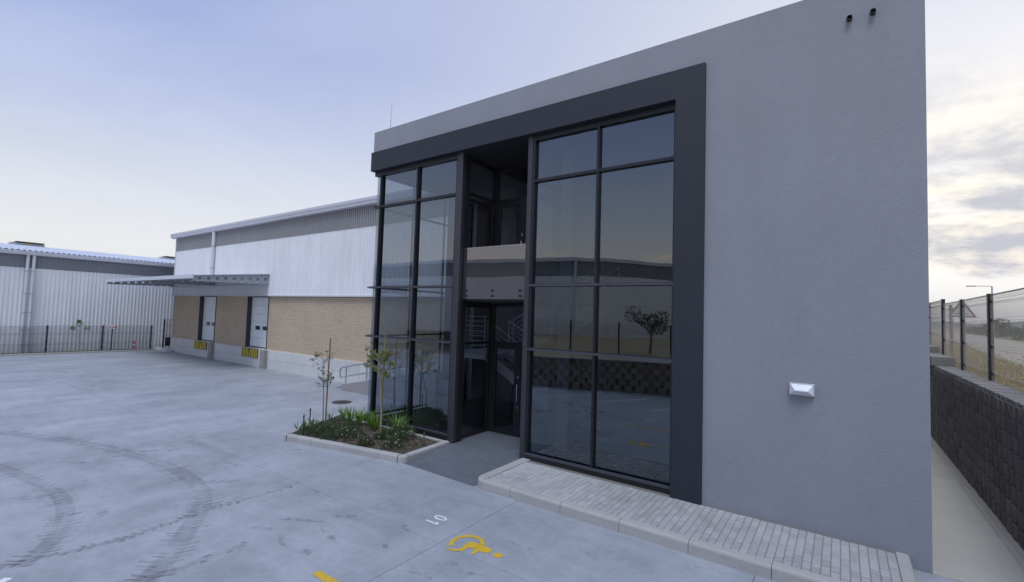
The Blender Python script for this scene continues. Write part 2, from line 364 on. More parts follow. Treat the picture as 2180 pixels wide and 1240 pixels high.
# dark block retaining wall beside the path
verge = MB(); verge.prism([(2.70,-40,-.2),(600,-40,-.2),(600,1500,-.2),(2.70,1500,-.2)], (0,0,2.11))
tag(verge.build('verge', M['verge']), kind='structure')
ret = thing('retaining_wall', 'dark interlocking block retaining wall under the tall mesh fence', 'retaining wall', (2.3,14,0))
BW, BH, BAT = .31, .245, .022
def block_mesh(name, mat, w_, h_, d_, bulge, lean):
    m = MB(); y = w_/2
    fr = [(-bulge*0.0, -y+.02), (-bulge, -y*.56), (-bulge, y*.56), (0, y-.02), (d_, y-.012), (d_, -y+.012)]
    lo = [(a, b, .006) for a, b in fr]; hi = [(a+(lean if i < 4 else 0), b, h_-.004) for i, (a, b) in enumerate(fr)]
    m.add(lo+hi, [(5,4,3,2,1,0),(6,7,8,9,10,11)]+[(i,(i+1)%6,6+(i+1)%6,6+i) for i in range(6)])
    return m.mesh(name, mat)
bm0 = block_mesh('retaining_block', M['block'], BW, BH, .30, .085, .0)
back = MB(); back.prism([(2.34,5.5,-.1),(2.52,5.5,1.90),(2.69,5.5,1.90),(2.69,5.5,-.1)], (0,34,0)); back.build('core', M['block'], ret)
far = MB()
for r in range(8):
    for c in range(0, 108):
        y = 6.0+(c+(r % 2)*.5)*BW; x = 2.215+r*BAT+random.uniform(-.006,.006)
        if 9.0 < y < 20.4: link('retaining_block', bm0, ret, Vector((x, y, r*BH)) )
        else: far.add([(p.co.x+x, p.co.y+y, p.co.z+r*BH) for p in bm0.vertices], [tuple(q.vertices) for q in bm0.polygons])
tag(far.build('retaining_block', M['block'], ret), kind='stuff')
cm0 = block_mesh('coping_block', M['coping'], BW, .075, .42, .05, .0)
for c in range(8, 50): link('coping_block', cm0, ret, Vector((2.37+random.uniform(-.008,.008), 6+(c+.5)*BW, 1.955+random.uniform(-.004,.004))))
st = MB(); st.cham(2.26, 2.80, 19.2, 21.9, 2.035, 2.30, .012); st.build('coping_step', M['coping'], ret)
st = MB(); st.cham(2.26, 2.80, 21.92, 36, 2.035, 2.52, .012); st.build('coping_step', M['coping'], ret)
# ret children were placed in world space: parent inverse handles the offset

def mesh_panel(m, a, b, z0, z1, pitch=.027, wd=.0042, folds=(.12,.42,.72,.93), depth=.035, nrm=(1,0,0)):
    a, b = Vector(a), Vector(b); ln = (b-a).length; d = (b-a)/ln; nr = Vector(nrm)
    zs = [(z0, 0)]
    for f in folds:
        zc = z0+(z1-z0)*f; zs += [(zc-.05, 0), (zc, depth), (zc+.05, 0)]
    zs.append((z1, 0)); n = int(ln/pitch)
    for k in range(n+1):
        p = a+d*(k*ln/n); ww = d*wd/2
        ring = [(p-ww, p+ww, z, o) for z, o in zs]
        vs_ = []
        for q0, q1, z, o in ring:
            off = nr*o
            vs_ += [(q0.x+off.x, q0.y+off.y, z), (q1.x+off.x, q1.y+off.y, z), (p.x+off.x+nr.x*wd, p.y+off.y+nr.y*wd, z)]
        fs = []
        for i in range(len(zs)-1):
            for j in range(3): fs.append((i*3+j, i*3+(j+1)%3, i*3+3+(j+1)%3, i*3+3+j))
        m.add(vs_, fs)
    for z, o in zs[::1]:
        off = nr*(o+.002); m.bar((a.x+off.x, a.y+off.y, z), (b.x+off.x, b.y+off.y, z), wd, wd)

fr_ = thing('mesh_fence', 'tall black-posted wire mesh fence on the dark block retaining wall', 'fence', (2.78,15,1.93))
for i, y in enumerate((9, 12, 15, 18, 21, 24, 27, 30, 33)):
    zb = 1.93 if y < 20 else 2.2; zt = 3.98 if y < 20 else 4.12
    m = MB(); m.box(2.735, 2.825, y-.055, y+.055, zb-.1, zt+.01); m.box(2.728, 2.832, y-.062, y+.062, zt+.01, zt+.022)
    p = m.build('post', M['post'], fr_)
    bl = MB()
    for k in range(9):
        z = zb+.12+k*(zt-zb-.2)/8
        for s in (-.03, .03): bl.tube([(2.736, y+s, z), (2.724, y+s, z)], .008, 6)
    tag(bl.build('bolt', M['galv'], p), kind='stuff')
    if y < 33:
        m = MB(); mesh_panel(m, (2.775, y+.06, 0), (2.775, y+2.94, 0), zb+.02, zt-.02, pitch=.047, wd=.0044)
        m.bar((2.775,y+.04,zt-.01),(2.775,y+2.96,zt-.01),.02,.025)
        m.build('mesh_panel', M['wire_r'], fr_)

road = MB()
ex = lambda Y: 4.9+(Y-22)*.10 if Y > 0 else 2.9+Y*.1
for y in range(-40, 600, 20):
    road.quad((ex(y),y,1.915),(ex(y)+5.2,y,1.915),(ex(y+20)+5.2,y+20,1.915),(ex(y+20),y+20,1.915))
tag(road.build('road', M['road'], fix=False), kind='structure')
kr = thing('road_kerb', 'low concrete kerb edging the asphalt road beyond the fence', 'kerb', (6,30,1.9))
for y in range(10, 130, 4):
    m = MB(); m.prism([(ex(y)-.15,y+.01,1.90),(ex(y)+.0,y+.01,1.90),(ex(y)+.0,y+.01,2.0),(ex(y)-.15,y+.01,2.0)], (ex(y+4)-ex(y),3.98,0)); m.build('kerb_block', M['kerb'], kr)
hl = MB(); prev = None
for k in range(0, 61):
    a = rad(-30+k*2.2); R_ = 1900; h = 22+12*math.sin(k*.35)+7*math.sin(k*.9+1)+4*math.sin(k*2.3)
    p = (R_*math.sin(a), R_*math.cos(a)); q = (p[0]*1.35, p[1]*1.35)
    cur = ((p[0]*.8,p[1]*.8,-1),(p[0],p[1],h+3),(q[0],q[1],h+6))
    if prev:
        for i in range(2): hl.quad(prev[i], cur[i], cur[i+1], prev[i+1])
    prev = cur
tag(hl.build('hills', M['hill'], smooth=True), kind='structure')

# ------------------------------------------------------------------ paved walkway with kerb
walk = struct('pavement', (-2.4, 7.5, 0))
WX0, WX1, WY0, WY1, WZ = -5.32, .58, 6.93, 8.285, .165
m = MB(); m.box(WX0-.02, WX1+.02, WY0-.02, WY1+.33, -.05, WZ-.012); m.build('sand_bed', M['sand'], walk)
pm = MB(); pm.cham(-.0478, .0478, -.092, .092, -.05, 0, .008); pme = pm.mesh('paver', M['paver'])
ph = MB(); ph.cham(-.0478, .0478, -.042, .042, -.05, 0, .008); phe = ph.mesh('paver', M['paver'])
spots = []
nc = 59
for c in range(nc):
    x = WX1-.05-c*.1
    y = WY0
    if c % 2: spots.append((x, y+.05, phe)); y += .1
    while y+.2 <= WY1+.005: spots.append((x, y+.1, pme)); y += .2
    if y+.1 <= WY1+.02: spots.append((x, y+.05, phe)); y += .1
rest = MB()
for i, (x, y, me) in enumerate(spots):
    z = WZ+random.uniform(-.003,.003)
    if i < 300: link('paver', me, walk, Vector((x, y, z))).rotation_euler = (random.uniform(-.012,.012), random.uniform(-.012,.012), random.uniform(-.008,.008))
    else: rest.add([(v.co.x+x, v.co.y+y, v.co.z+z) for v in me.vertices], [tuple(q.vertices) for q in me.polygons])
tag(rest.build('paver', M['paver'], walk), kind='stuff')
# strip of half cut pavers against the building and sliver by the wall
KZ = .172
def kerb_run(parent, a, b, wd, z1, cuts, side, mat=M['kerb']):
    """kerb blocks from a to b (front line), body lying to the given side"""
    a, b = Vector(a), Vector(b); ln = (b-a).length; d = (b-a)/ln; n = Vector((-d.y, d.x))*side
    cs = [0]+[c for c in cuts if 0 < c < ln]+[ln]
    for s, e in zip(cs, cs[1:]):
        p, q = a+d*(s+.004), a+d*(e-.004); j = random.uniform(-.003,.003)
        m = MB()
        def P(t, off, z): return (t.x+n.x*off, t.y+n.y*off, z)
        c = .035
        prof = [(-.0,-.12),(0,z1-c),(c*.3,z1-c*.3),(c,z1),(wd-.006,z1),(wd,z1-.006),(wd,-.12)]
        va = [P(p, o+j, z+j) for o, z in prof]; vb = [P(q, o+j, z+j) for o, z in prof]; k = len(prof)
        m.add(va+vb, [tuple(range(k))[::-1], tuple(range(k,2*k))]+[(i,(i+1)%k,k+(i+1)%k,k+i) for i in range(k)])
        m.build('kerb_block', mat, parent)
def kerb_corner(parent, c, r, a0, a1, wd, z1, mat=M['kerb']):
    m = MB(); n = 7; k = 7; cc = .035
    prof = [(0,-.12),(0,z1-cc),(cc*.3,z1-cc*.3),(cc,z1),(wd-.006,z1),(wd,z1-.006),(wd,-.12)]
    vs_ = []
    for i in range(n+1):
        a = rad(a0+(a1-a0)*i/n)
        for o, z in prof: rr = max(r-o, .004); vs_.append((c[0]+rr*math.cos(a), c[1]+rr*math.sin(a), z))
    fs = [tuple(range(k))[::-1], tuple(range(n*k, n*k+k))]
    for i in range(n):
        for j in range(k): fs.append((i*k+j, i*k+(j+1)%k, (i+1)*k+(j+1)%k, (i+1)*k+j))
    m.add(vs_, fs); m.build('kerb_block', mat, parent)
KF = 6.775
kerb_run(walk, (-5.33, KF), (.73, KF), .15, KZ, [.61+k for k in range(7)], 1)
kerb_corner(walk, (-5.33, KF+.22), .22, 180, 270, .215, KZ)
kerb_run(walk, (-5.55, 8.38), (-5.55, KF+.225), .222, KZ, [.75], 1)
kerb_run(walk, (.73, KF+.153), (.73, 8.29), .148, KZ, [.9], 1)

# ------------------------------------------------------------------ entrance slab
ent = struct('entrance_slab', (-6.6, 8, 0))
m = MB(); m.add([(-7.60,6.86,.004),(-5.56,6.80,.004),(-5.56,8.40,.10),(-7.60,8.40,.10),(-7.60,6.86,-.1),(-5.56,6.80,-.1),(-5.56,8.40,-.1),(-7.60,8.40,-.1)],
   [(0,1,2,3),(4,7,6,5),(0,4,5,1),(1,5,6,2),(2,6,7,3),(3,7,4,0)]); m.build('slab', M['entry'], ent)
m = MB(); m.box(-7.72,-5.52,8.406,9.95,-.1,.10); m.build('slab', M['entry'], ent)

# ------------------------------------------------------------------ painted markings (thin sheets 4 mm above the slabs)
def flat(name, polys, mat, label, cat, group=None, z=.004):
    m = MB()
    for p in polys: m.add([(x, y, z) for x, y in p], [tuple(range(len(p)))])
    o = m.build(name, mat, fix=False)
    bm = bmesh.new(); bm.from_mesh(o.data); bmesh.ops.triangulate(bm, faces=bm.faces)
    for f in bm.faces:
        if f.normal.z < 0: f.normal_flip()
    bm.to_mesh(o.data); bm.free()
    return tag(o, label, cat, group)
def ringpoly(cx, cy, ax, ay, t, a0=0, a1=360, n=28):
    o = []; i_ = []
    for k in range(n+1):
        a = rad(a0+(a1-a0)*k/n); o.append((cx+ax*math.cos(a), cy+ay*math.sin(a))); i_.append((cx+(ax-t)*math.cos(a), cy+(ay-t)*math.sin(a)))
    return [[o[k], o[k+1], i_[k+1], i_[k]] for k in range(n)]
# glyphs: up = +X, reading direction = -Y
def digit(ch, x, y, h=.25, w_=.13, t=.036):
    def T(u, v): return (x+v, y-u)
    if ch == '0': return ringpoly(x+h/2, y-w_/2, h/2, w_/2, t)
    S = {'1': [[(.035,0),(.035+t,0),(.035+t,h),(.035,h)],[(.035,h),(.035,h-.05),(0,h-.075),(0,h-.04)]],
         '2': [[(0,0),(w_,0),(w_,t),(0,t)],[(0,t),(.05,t),(w_,h*.55),(w_-.03,h*.62)],[(w_-t,h*.52),(w_,h*.52),(w_,h*.85),(w_-t,h*.85)],[(.01,h-t),(w_-.01,h-t),(w_-.03,h),(.03,h)],[(0,h*.72),(t,h*.72),(t,h-t),(0,h-t)]],
         '3': [[(0,0),(w_-.02,0),(w_-.02,t),(0,t)],[(0,h-t),(w_-.02,h-t),(w_-.02,h),(0,h)],[(.03,h/2-t/2),(w_-.02,h/2-t/2),(w_-.02,h/2+t/2),(.03,h/2+t/2)],[(w_-t,.02),(w_,.02),(w_,h/2-.01),(w_-t,h/2-.01)],[(w_-t,h/2+.01),(w_,h/2+.01),(w_,h-.02),(w_-t,h-.02)]],
         '4': [[(w_-t-.02,0),(w_-.02,0),(w_-.02,h),(w_-t-.02,h)],[(0,h*.28),(w_,h*.28),(w_,h*.28+t),(0,h*.28+t)],[(0,h*.28+t),(t,h*.28+t),(w_-.03,h),(w_-.06,h)]]}[ch]
    return [[T(u, v) for u, v in p] for p in S]
def number(s, x, y, label):
    e = thing('bay_number', label, 'road marking', (x, y, 0))
    for i, ch in enumerate(s):
        o = flat('digit', digit(ch, x, y-i*.20), M['wp'], None, None); o.parent = e; o.matrix_parent_inverse = Matrix.Translation((-x, -y, 0))
number('01', -5.22, 5.52, 'white painted number 01 on the concrete beside the wheelchair symbol')
number('02', -5.05, 2.45, 'white painted number 02 on the concrete, next bay after 01')
number('03', -6.6, 1.75, 'white painted number 03 on the concrete between slanted bay lines')
arc = ringpoly(-4.25, 5.10, .245, .255, .062, 28, 232, 26)
body = [(-4.38,4.82),(-4.36,4.84),(-4.23,4.92),(-4.25,5.06),(-4.26,5.13),(-4.19,5.2),(-3.91,5.2),(-3.87,5.18),(-3.85,5.13),(-3.87,5.08),(-3.9,5.06),(-3.99,5.05),(-3.99,4.94),(-4.03,4.92),(-4.06,5.05),(-4.16,5.04),(-4.17,4.9),(-4.24,4.85),(-4.32,4.82),(-4.36,4.8)]
head = [(-3.725+.068*math.cos(rad(a)), 5.12+.06*math.sin(rad(a))) for a in range(0, 360, 20)]
flat('wheelchair_symbol', arc+[body, head], M['yp'], 'yellow painted wheelchair symbol on the concrete parking bay', 'road marking')
flat('bay_line', [[(-5.21,3.37),(-1.6,3.37),(-1.6,3.475),(-5.21,3.475)]], M['yp'], 'yellow painted bay line on the concrete near the wheelchair symbol', 'road marking')
for i, (x, y) in enumerate(((-7.80,1.21),(-9.7,.9),(-11.6,1.1),(-3.0,.2),(-5.4,.75))):
    d = Vector((2.2,-3.6)).normalized(); n = Vector((-d.y, d.x))*.05; a = Vector((x, y)); b = a+d*(2.9 if x < -6 else 3.6)
    flat('bay_line', [[tuple(a-n), tuple(b-n), tuple(b+n), tuple(a+n)]], M['wp'], 'slanted white bay line running towards the tan block wall', 'road marking', 'slanted white bay lines')

# tyre tracks: lug prints left on the concrete
def track(pts, label, width, pitch, lug, chev=0.0, mat=M['tread'], two=True, band=True):
    P = [Vector(p) for p in pts]; segs = [(P[i], P[i+1]) for i in range(len(P)-1)]
    # catmull-rom resample
    out_ = []
    for i in range(len(P)-1):
        p0, p1, p2, p3 = P[max(i-1,0)], P[i], P[i+1], P[min(i+2, len(P)-1)]
        for k in range(20):
            t = k/20; out_.append(.5*((2*p1)+(p2-p0)*t+(2*p0-5*p1+4*p2-p3)*t*t+(3*p1-p0-3*p2+p3)*t**3))
    m = MB(); acc = 0
    for a, b in zip(out_, out_[1:]):
        acc += (b-a).length
        if acc < pitch: continue
        acc = 0; d = (b-a).normalized(); n = Vector((-d.y, d.x))
        for s in ((-1, 1) if two else (1,)):
            if random.random() < .22: continue
            w0 = width*random.uniform(.02,.08); w1 = width*random.uniform(.28,.52); th = lug*random.uniform(.5,1.3); o = random.uniform(-.2,.2)*pitch+(pitch/2 if s > 0 else 0)
            q = [a+n*s*w0+d*o, a+n*s*w1+d*(o-chev), a+n*s*w1+d*(o-chev+th), a+n*s*w0+d*(o+th*.8)]
            m.add([(v.x, v.y, .003) for v in q], [(0,1,2,3)])
    if band:
        m.mi = 1
        for a, b, c in zip(out_, out_[1:], out_[2:]):
            n0 = Vector((-(b-a).y, (b-a).x)).normalized()*width*.22; n1 = Vector((-(c-b).y, (c-b).x)).normalized()*width*.22
            m.add([(a.x-n0.x,a.y-n0.y,.002),(b.x-n1.x,b.y-n1.y,.002),(b.x+n1.x,b.y+n1.y,.002),(a.x+n0.x,a.y+n0.y,.002)], [(0,1,2,3)])
    o = m.build('tyre_track', [mat, M['tread_f']], fix=False)
    bm = bmesh.new(); bm.from_mesh(o.data)
    for f in bm.faces:
        if f.normal.z < 0: f.normal_flip()
    bm.to_mesh(o.data); bm.free()
    return tag(o, label, 'tyre track')
track([(-16.5,2.2),(-14.55,2.96),(-12.85,3.43),(-10.74,3.77),(-9.21,3.68),(-8.33,3.39),(-7.48,2.85),(-6.85,2.4),(-6.4,1.95)], 'broad curved tyre track of dark lug prints sweeping across the concrete', .60, .085, .036, .06)
track([(-14.2,1.5),(-13.05,1.78),(-11.87,1.98),(-10.66,2.13),(-9.57,2.03),(-8.78,1.79),(-8.37,1.58),(-8.0,1.3)], 'fainter curved tyre track of lug prints, inside the broad one', .50, .085, .036, .05)
track([(-8.25,1.0),(-8.05,1.79),(-7.95,2.26),(-8.02,2.86),(-8.08,3.66),(-8.04,4.33),(-8.11,4.95)], 'straight narrow tyre print crossing the broad curved track', .20, .10, .06, .04)
track([(-6.75,1.9),(-6.54,2.37),(-6.56,2.8),(-6.55,3.25)], 'short narrow tyre print beside the broad curved track', .24, .15, .09, .05, M['smudge'])
def blob(x, y, rx, ry, ang):
    n = 14; p = []
    for k in range(n):
        a = 2*math.pi*k/n; r = random.uniform(.7, 1.15); u, v = rx*r*math.cos(a), ry*r*math.sin(a)
        p.append((x+u*math.cos(ang)-v*math.sin(ang), y+u*math.sin(ang)+v*math.cos(ang)))
    return p
sm = []
for px, py_, rx, ry in ((735,1100,.22,.08),(862,1122,.22,.05),(640,1108,.35,.06),(880,1220,.12,.03),(905,1228,.12,.03),(960,1200,.1,.06),(380,1020,.14,.12),(475,1025,.3,.1),(560,1125,.25,.06),(820,1165,.08,.06),(1000,1222,.2,.04),(700,1140,.3,.05),(215,1095,.25,.08),(420,945,.5,.1),(500,990,.3,.06),(655,1175,.12,.1),(600,1150,.25,.05),(1250,1180,.2,.03),(150,985,.5,.08),(80,1060,.4,.1),(330,960,.6,.08)):
    q = on_ground(px, py_, 0); sm.append(blob(q.x, q.y, rx, ry, random.uniform(-.5,.9)))
for k in range(16):
    x = random.uniform(-24, -3); y = random.uniform(max(1.2, .15*-x+.5), 6.0 if x > -11.5 else 11); sm.append(blob(x, y, random.uniform(.1,.5), random.uniform(.015,.05), random.uniform(-.6,.9)))
tag(flat('scuff_marks', sm, M['smudge'], 'scattered dark scuffs and smudges on the concrete yard', 'scuff marks', z=.0045), kind='stuff')
rs = [blob(q.x, q.y, rx, ry, .2) for q, rx, ry in ((on_ground(1475,1205),.16,.05),(on_ground(130,792),.7,.18),(on_ground(640,960),.2,.06))]
tag(flat('rust_stains', rs, M['rust'], 'small orange rust stains on the concrete yard', 'stain', z=.0055), kind='stuff')

# manhole
mh = thing('manhole_cover', 'round dark cast iron manhole cover in the concrete near the ramp', 'manhole cover', (-13.99,9.85,0))
m = MB(); n = 32
def disc(m, cx, cy, r, z0, z1, n=32): m.prism([(cx+r*math.cos(2*math.pi*k/n), cy+r*math.sin(2*math.pi*k/n), z0) for k in range(n)], (0,0,z1-z0))
disc(m, -13.99, 9.85, .36, .001, .006); m.build('rim', M['pier'], mh)
m = MB(); disc(m, -13.99, 9.85, .32, .007, .012)
for k in range(-4, 5):
    l = math.sqrt(.29**2-(k*.065)**2); m.box(-13.99-l, -13.99+l, 9.85+k*.065-.012, 9.85+k*.065+.012, .0125, .017)
m.build('lid', M['iron'], mh)

# ------------------------------------------------------------------ office building
of = thing('office_building', 'two-storey grey plastered office with dark framed glass curtain wall', 'building', (-5,8.3,0))
OX0, OX1, OT = -10.86, .96, 8.25
m = MB(); m.box(-1.9, OX1, 8.30, 8.55, -.2, OT); m.box(OX0, -1.9, 8.30, 8.55, 7.63, OT); m.build('front_wall', M['plaster'], of)
m = MB(); m.box(.71, OX1, 8.55, 20, -.2, OT); m.box(OX0, .71, 19.75, 20, -.2, OT); m.box(OX0, OX0+.25, 12.66, 19.75, -.2, OT); m.box(OX0, OX0+.25, 8.55, 12.66, 7.10, OT); m.build('side_wall', M['plaster'], of)
m = MB(); m.box(OX0+.25, .71, 8.55, 19.75, 7.55, 7.7); m.build('roof', M['canopy'], of)
# dark surround
m = MB(); m.box(-10.876, -1.897, 8.235, 8.64, 7.115, 7.645); m.box(-2.395, -1.897, 8.235, 8.64, .10, 7.115); m.build('frame_surround', M['frame_paint'], of)
# spouts
for x in (.115, .39):
    m = MB(); n = 16
    m.tube([(x, 8.36, 7.74), (x, 8.22, 7.72)], .037, n, cap=False); m.tube([(x, 8.22, 7.72), (x, 8.36, 7.74)], .030, n, cap=False)
    for k in range(n):
        a, b = 2*math.pi*k/n, 2*math.pi*(k+1)/n
        f_ = lambda r, t: (x+r*math.cos(t), 8.22, 7.72+r*math.sin(t))
        m.quad(f_(.030,a), f_(.030,b), f_(.037,b), f_(.037,a))
    m.build('overflow_spout', M['black'], of, fix=False)

YG = 8.45
TZ = [.24, 2.47, 3.83, 6.11, 7.06]
def pane_x(x0, x1, z0, z1, y, mat, parent, name='glass_pane', tilt=.0016, t=.012):
    m = MB(); a, b, c = (random.uniform(-tilt, tilt) for _ in range(3))
    w_, h_ = x1-x0, z1-z0
    def yy(x, z): return y+a*(x-(x0+x1)/2)+b*(z-(z0+z1)/2)
    m.add([(x0,yy(x0,z0),z0),(x1,yy(x1,z0),z0),(x1,yy(x1,z1),z1),(x0,yy(x0,z1),z1)], [(0,1,2,3)])
    return m.build(name, mat, parent, fix=False)
def pane_y(y0, y1, z0, z1, x, mat, parent, name='glass_pane'):
    m = MB(); m.add([(x,y0,z0),(x,y1,z0),(x,y1,z1),(x,y0,z1)], [(0,1,2,3)]); return m.build(name, mat, parent, fix=False)
def curtain(xs, xl, xr):
    for x in (q for q in xs if q > -10.8): B('mullion', of, M['alu'], x-(.008 if x < -10.8 else .025), x+(.008 if x < -10.8 else .025), 8.375, 8.53, .12, 7.12)
    for k, z in enumerate(TZ):
        if k == 0:
            B('sill', of, M['black'], xl, xr, 8.36, 8.54, .10, .245); B('transom_cap', of, M['cap'], xl, xr, 8.345, 8.40, .247, .292); continue
        if k == 4:
            B('head', of, M['alu'], xl, xr, 8.38, 8.53, 7.0, 7.12); continue
        th = .030
        B('transom', of, M['alu'], xl, xr, 8.382, 8.525, z-th, z+th)
        if k in (1, 2): B('transom_cap', of, M['cap'], xl-(.06 if xl < -10 else 0), xr, 8.335, 8.381, z-.024, z+.018)
    allx = sorted(xs)
    for a, b in zip(allx, allx[1:]):
        for z0, z1 in zip(TZ, TZ[1:]): pane_x(a+.02, b-.02, z0+.03, z1-.03, YG, M['glass'], of)
curtain([-2.43, -3.945, -5.455], -5.48, -2.396)
curtain([-7.70, -9.115, -10.585, -10.835], -10.86, -7.69)
# glass return on the left side
for y in (9.85, 11.25, 12.60): B('mullion', of, M['alu'], -10.86, -10.80, y-.018, y+.018, .12, 7.1)
for k, z in enumerate(TZ): B('transom', of, M['alu'], -10.87, -10.79, 8.535, 12.62, z-.025, z+.025)
for a, b in ((8.54, 9.82), (9.88, 11.22), (11.28, 12.57)):
    for z0, z1 in zip(TZ, TZ[1:]): pane_y(a, b, z0+.03, z1-.03, -10.835, M['glass_in'], of)
# fins either side of the entrance
for x0, x1 in ((-7.69, -7.505), (-5.605, -5.485)):
    m = MB(); m.box(x0, x1, 8.36, 8.47, .09, 7.114); m.build('fin', M['fin'], of, bevel=.004); m = MB(); m.box(x0+.004, x1-.004, 8.472, 8.66, .09, 7.114); m.build('jamb', M['black'], of)
# recess: side glazing, door wall, soffits
RX0, RX1, RY = -7.69, -5.60, 9.88
for X in (RX0+.03, RX1+.02):
    for z0, z1 in ((.10,.17),(2.40,2.47),(3.34,3.50),(4.0 if False else 3.76,3.83),(6.17,6.24),(7.03,7.114)): B('transom', of, M['black'], X-.03, X+.03, 8.665, RY-.04, z0, z1)
    for y in (8.69, RY-.07): B('mullion', of, M['black'], X-.032, X+.032, y-.03, y+.06, .10, 7.114)
    for z0, z1 in ((.17,2.40),(2.47,3.34),(3.83,6.17),(6.24,7.03)): pane_y(8.78, RY-.1, z0, z1, X, M['glass_in'], of)
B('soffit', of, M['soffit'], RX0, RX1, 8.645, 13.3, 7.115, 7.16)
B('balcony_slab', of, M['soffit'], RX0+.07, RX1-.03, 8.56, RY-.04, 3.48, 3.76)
def door_wall(z0, zt, z1, handle):
    for x in (RX0+.09, RX1-.06): B('door_frame', of, M['black'], x-.06, x+.06, RY-.03, RY+.05, z0, z1)
    B('door_frame', of, M['alu'], RX0+.15, RX1-.12, RY-.03, RY+.05, zt, zt+.07); B('door_frame', of, M['black'], RX0+.15, RX1-.12, RY-.03, RY+.05, z1-.06, z1)
    pane_x(RX0+.15, RX1-.12, zt+.07, z1-.06, RY, M['glass_in'], of)
    xm = -6.645
    for a, b, side in ((RX0+.155, xm-.004, 1), (xm+.004, RX1-.125, -1)):
        d = MB(); s = .10
        sr = .19 if side > 0 else .1; sl = .1 if side > 0 else .19
        d.box(a, a+sl, RY-.025, RY+.03, z0+.012, zt-.004); d.box(b-sr, b, RY-.025, RY+.03, z0+.012, zt-.004)
        d.box(a+sl, b-sr, RY-.024, RY+.029, z0+.012, z0+.13); d.box(a+sl, b-sr, RY-.024, RY+.029, zt-.12, zt-.004)
        do = d.build('door', M['alu'], of)
        pane_x(a+sl, b-sr, z0+.13, zt-.12, RY, M['glass_in'], do, 'pane')
        if side > 0:
            hx = b-.055
            h = MB(); h.tube([(hx, RY-.085, z0+.90), (hx, RY-.085, z0+1.32)], .012, 10)
            for z in (.95, 1.27): h.tube([(hx, RY-.085, z0+z), (hx, RY-.02, z0+z)], .008, 8)
            h.build('handle', M['steel'], do)
            for z in (.74, 1.49): B('lock', do, M['steel'], hx-.035, hx+.005, RY-.04, RY-.026, z0+z-.032, z0+z+.032)
door_wall(.105, 2.40, 3.46, True); door_wall(3.765, 6.17, 7.10, True)
# balustrade panel
m = MB(); m.box(-7.495, -5.615, 8.50, 8.52, 3.53, 4.755); bal = m.build('balustrade_panel', M['glass_bal'], of)
for x in (-7.38, -6.585, -5.806):
    for z in (3.73, 3.605):
        m = MB(); m.tube([(x, 8.499, z), (x, 8.47, z)], .026, 14); m.tube([(x, 8.521, z), (x, 8.56, z)], .014, 10); m.build('bolt', M['black'], bal)
B('panel_edge', bal, M['steel'], -7.495, -5.615, 8.498, 8.522, 4.757, 4.765)
# interior shell
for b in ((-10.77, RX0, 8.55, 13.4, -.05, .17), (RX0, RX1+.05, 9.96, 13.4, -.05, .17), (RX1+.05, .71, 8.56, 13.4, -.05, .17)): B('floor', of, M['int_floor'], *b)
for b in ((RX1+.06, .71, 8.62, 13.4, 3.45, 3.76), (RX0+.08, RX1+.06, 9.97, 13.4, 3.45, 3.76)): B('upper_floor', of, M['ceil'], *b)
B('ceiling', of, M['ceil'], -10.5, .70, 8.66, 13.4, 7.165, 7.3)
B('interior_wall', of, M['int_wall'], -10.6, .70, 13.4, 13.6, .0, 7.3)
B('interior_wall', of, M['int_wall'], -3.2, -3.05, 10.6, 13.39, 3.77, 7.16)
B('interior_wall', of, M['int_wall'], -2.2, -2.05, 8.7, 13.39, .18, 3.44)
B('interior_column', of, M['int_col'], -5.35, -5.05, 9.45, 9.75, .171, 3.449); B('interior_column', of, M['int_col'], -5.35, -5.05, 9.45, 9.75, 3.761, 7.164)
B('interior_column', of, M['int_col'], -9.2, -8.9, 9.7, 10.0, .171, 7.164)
# reception furniture shapes seen dimly
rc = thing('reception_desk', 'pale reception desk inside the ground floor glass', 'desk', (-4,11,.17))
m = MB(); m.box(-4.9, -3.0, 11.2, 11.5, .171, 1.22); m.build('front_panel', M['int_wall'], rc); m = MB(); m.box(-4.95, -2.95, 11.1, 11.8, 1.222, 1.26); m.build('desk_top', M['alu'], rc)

# staircase
stc = thing('staircase', 'dog-leg staircase with white stringers and wire rails behind the entrance glass', 'staircase', (-7,11.5,.17))
def flight(x0, z0, x1, z1, y0, y1):
    n = 10
    for y in (y0, y1): m = MB(); m.bar((x0,y,z0),(x1,y,z1),.05,.26); m.build('stringer', M['rail'], stc)
    tm = None
    for k in range(n):
        t = (k+.5)/n; x = x0+(x1-x0)*t; z = z0+(z1-z0)*t+.06; B('tread', stc, M['rail'], x-.15, x+.15, y0+.03, y1-.03, z-.025, z+.015)
    hr = MB()
    for y in (y0, y1):
        hr.tube([(x0,y,z0+1.05),(x1,y,z1+1.05)], .022, 8)
        for j in range(1, 6): hr.tube([(x0,y,z0+.12+j*.15),(x1,y,z1+.12+j*.15)], .007, 6)
        for t in (0, .33, .66, 1): hr.tube([(x0+(x1-x0)*t,y,z0+(z1-z0)*t),(x0+(x1-x0)*t,y,z0+(z1-z0)*t+1.05)], .018, 8)
    hr.build('handrail', M['rail'], stc)
flight(-5.3, .2, -8.4, 1.95, 10.7, 11.75); flight(-8.4, 1.98, -5.4, 3.62, 12.0, 13.1)
B('landing', stc, M['rail'], -10.0, -8.4, 10.6, 13.2, 1.86, 2.0)
hr = MB()
for j in range(8): hr.tube([(-10.0,10.62,2.12+j*.14),(-8.42,10.62,2.12+j*.14)], .010, 6)
for j in range(8): hr.tube([(-10.0,10.62,2.12+j*.14),(-10.0,13.15,2.12+j*.14)], .010, 6)
for x in (-10.0, -9.2, -8.45): hr.tube([(x,10.62,2.0),(x,10.62,3.15)], .02, 8)
hr.build('landing_rail', M['rail'], stc)

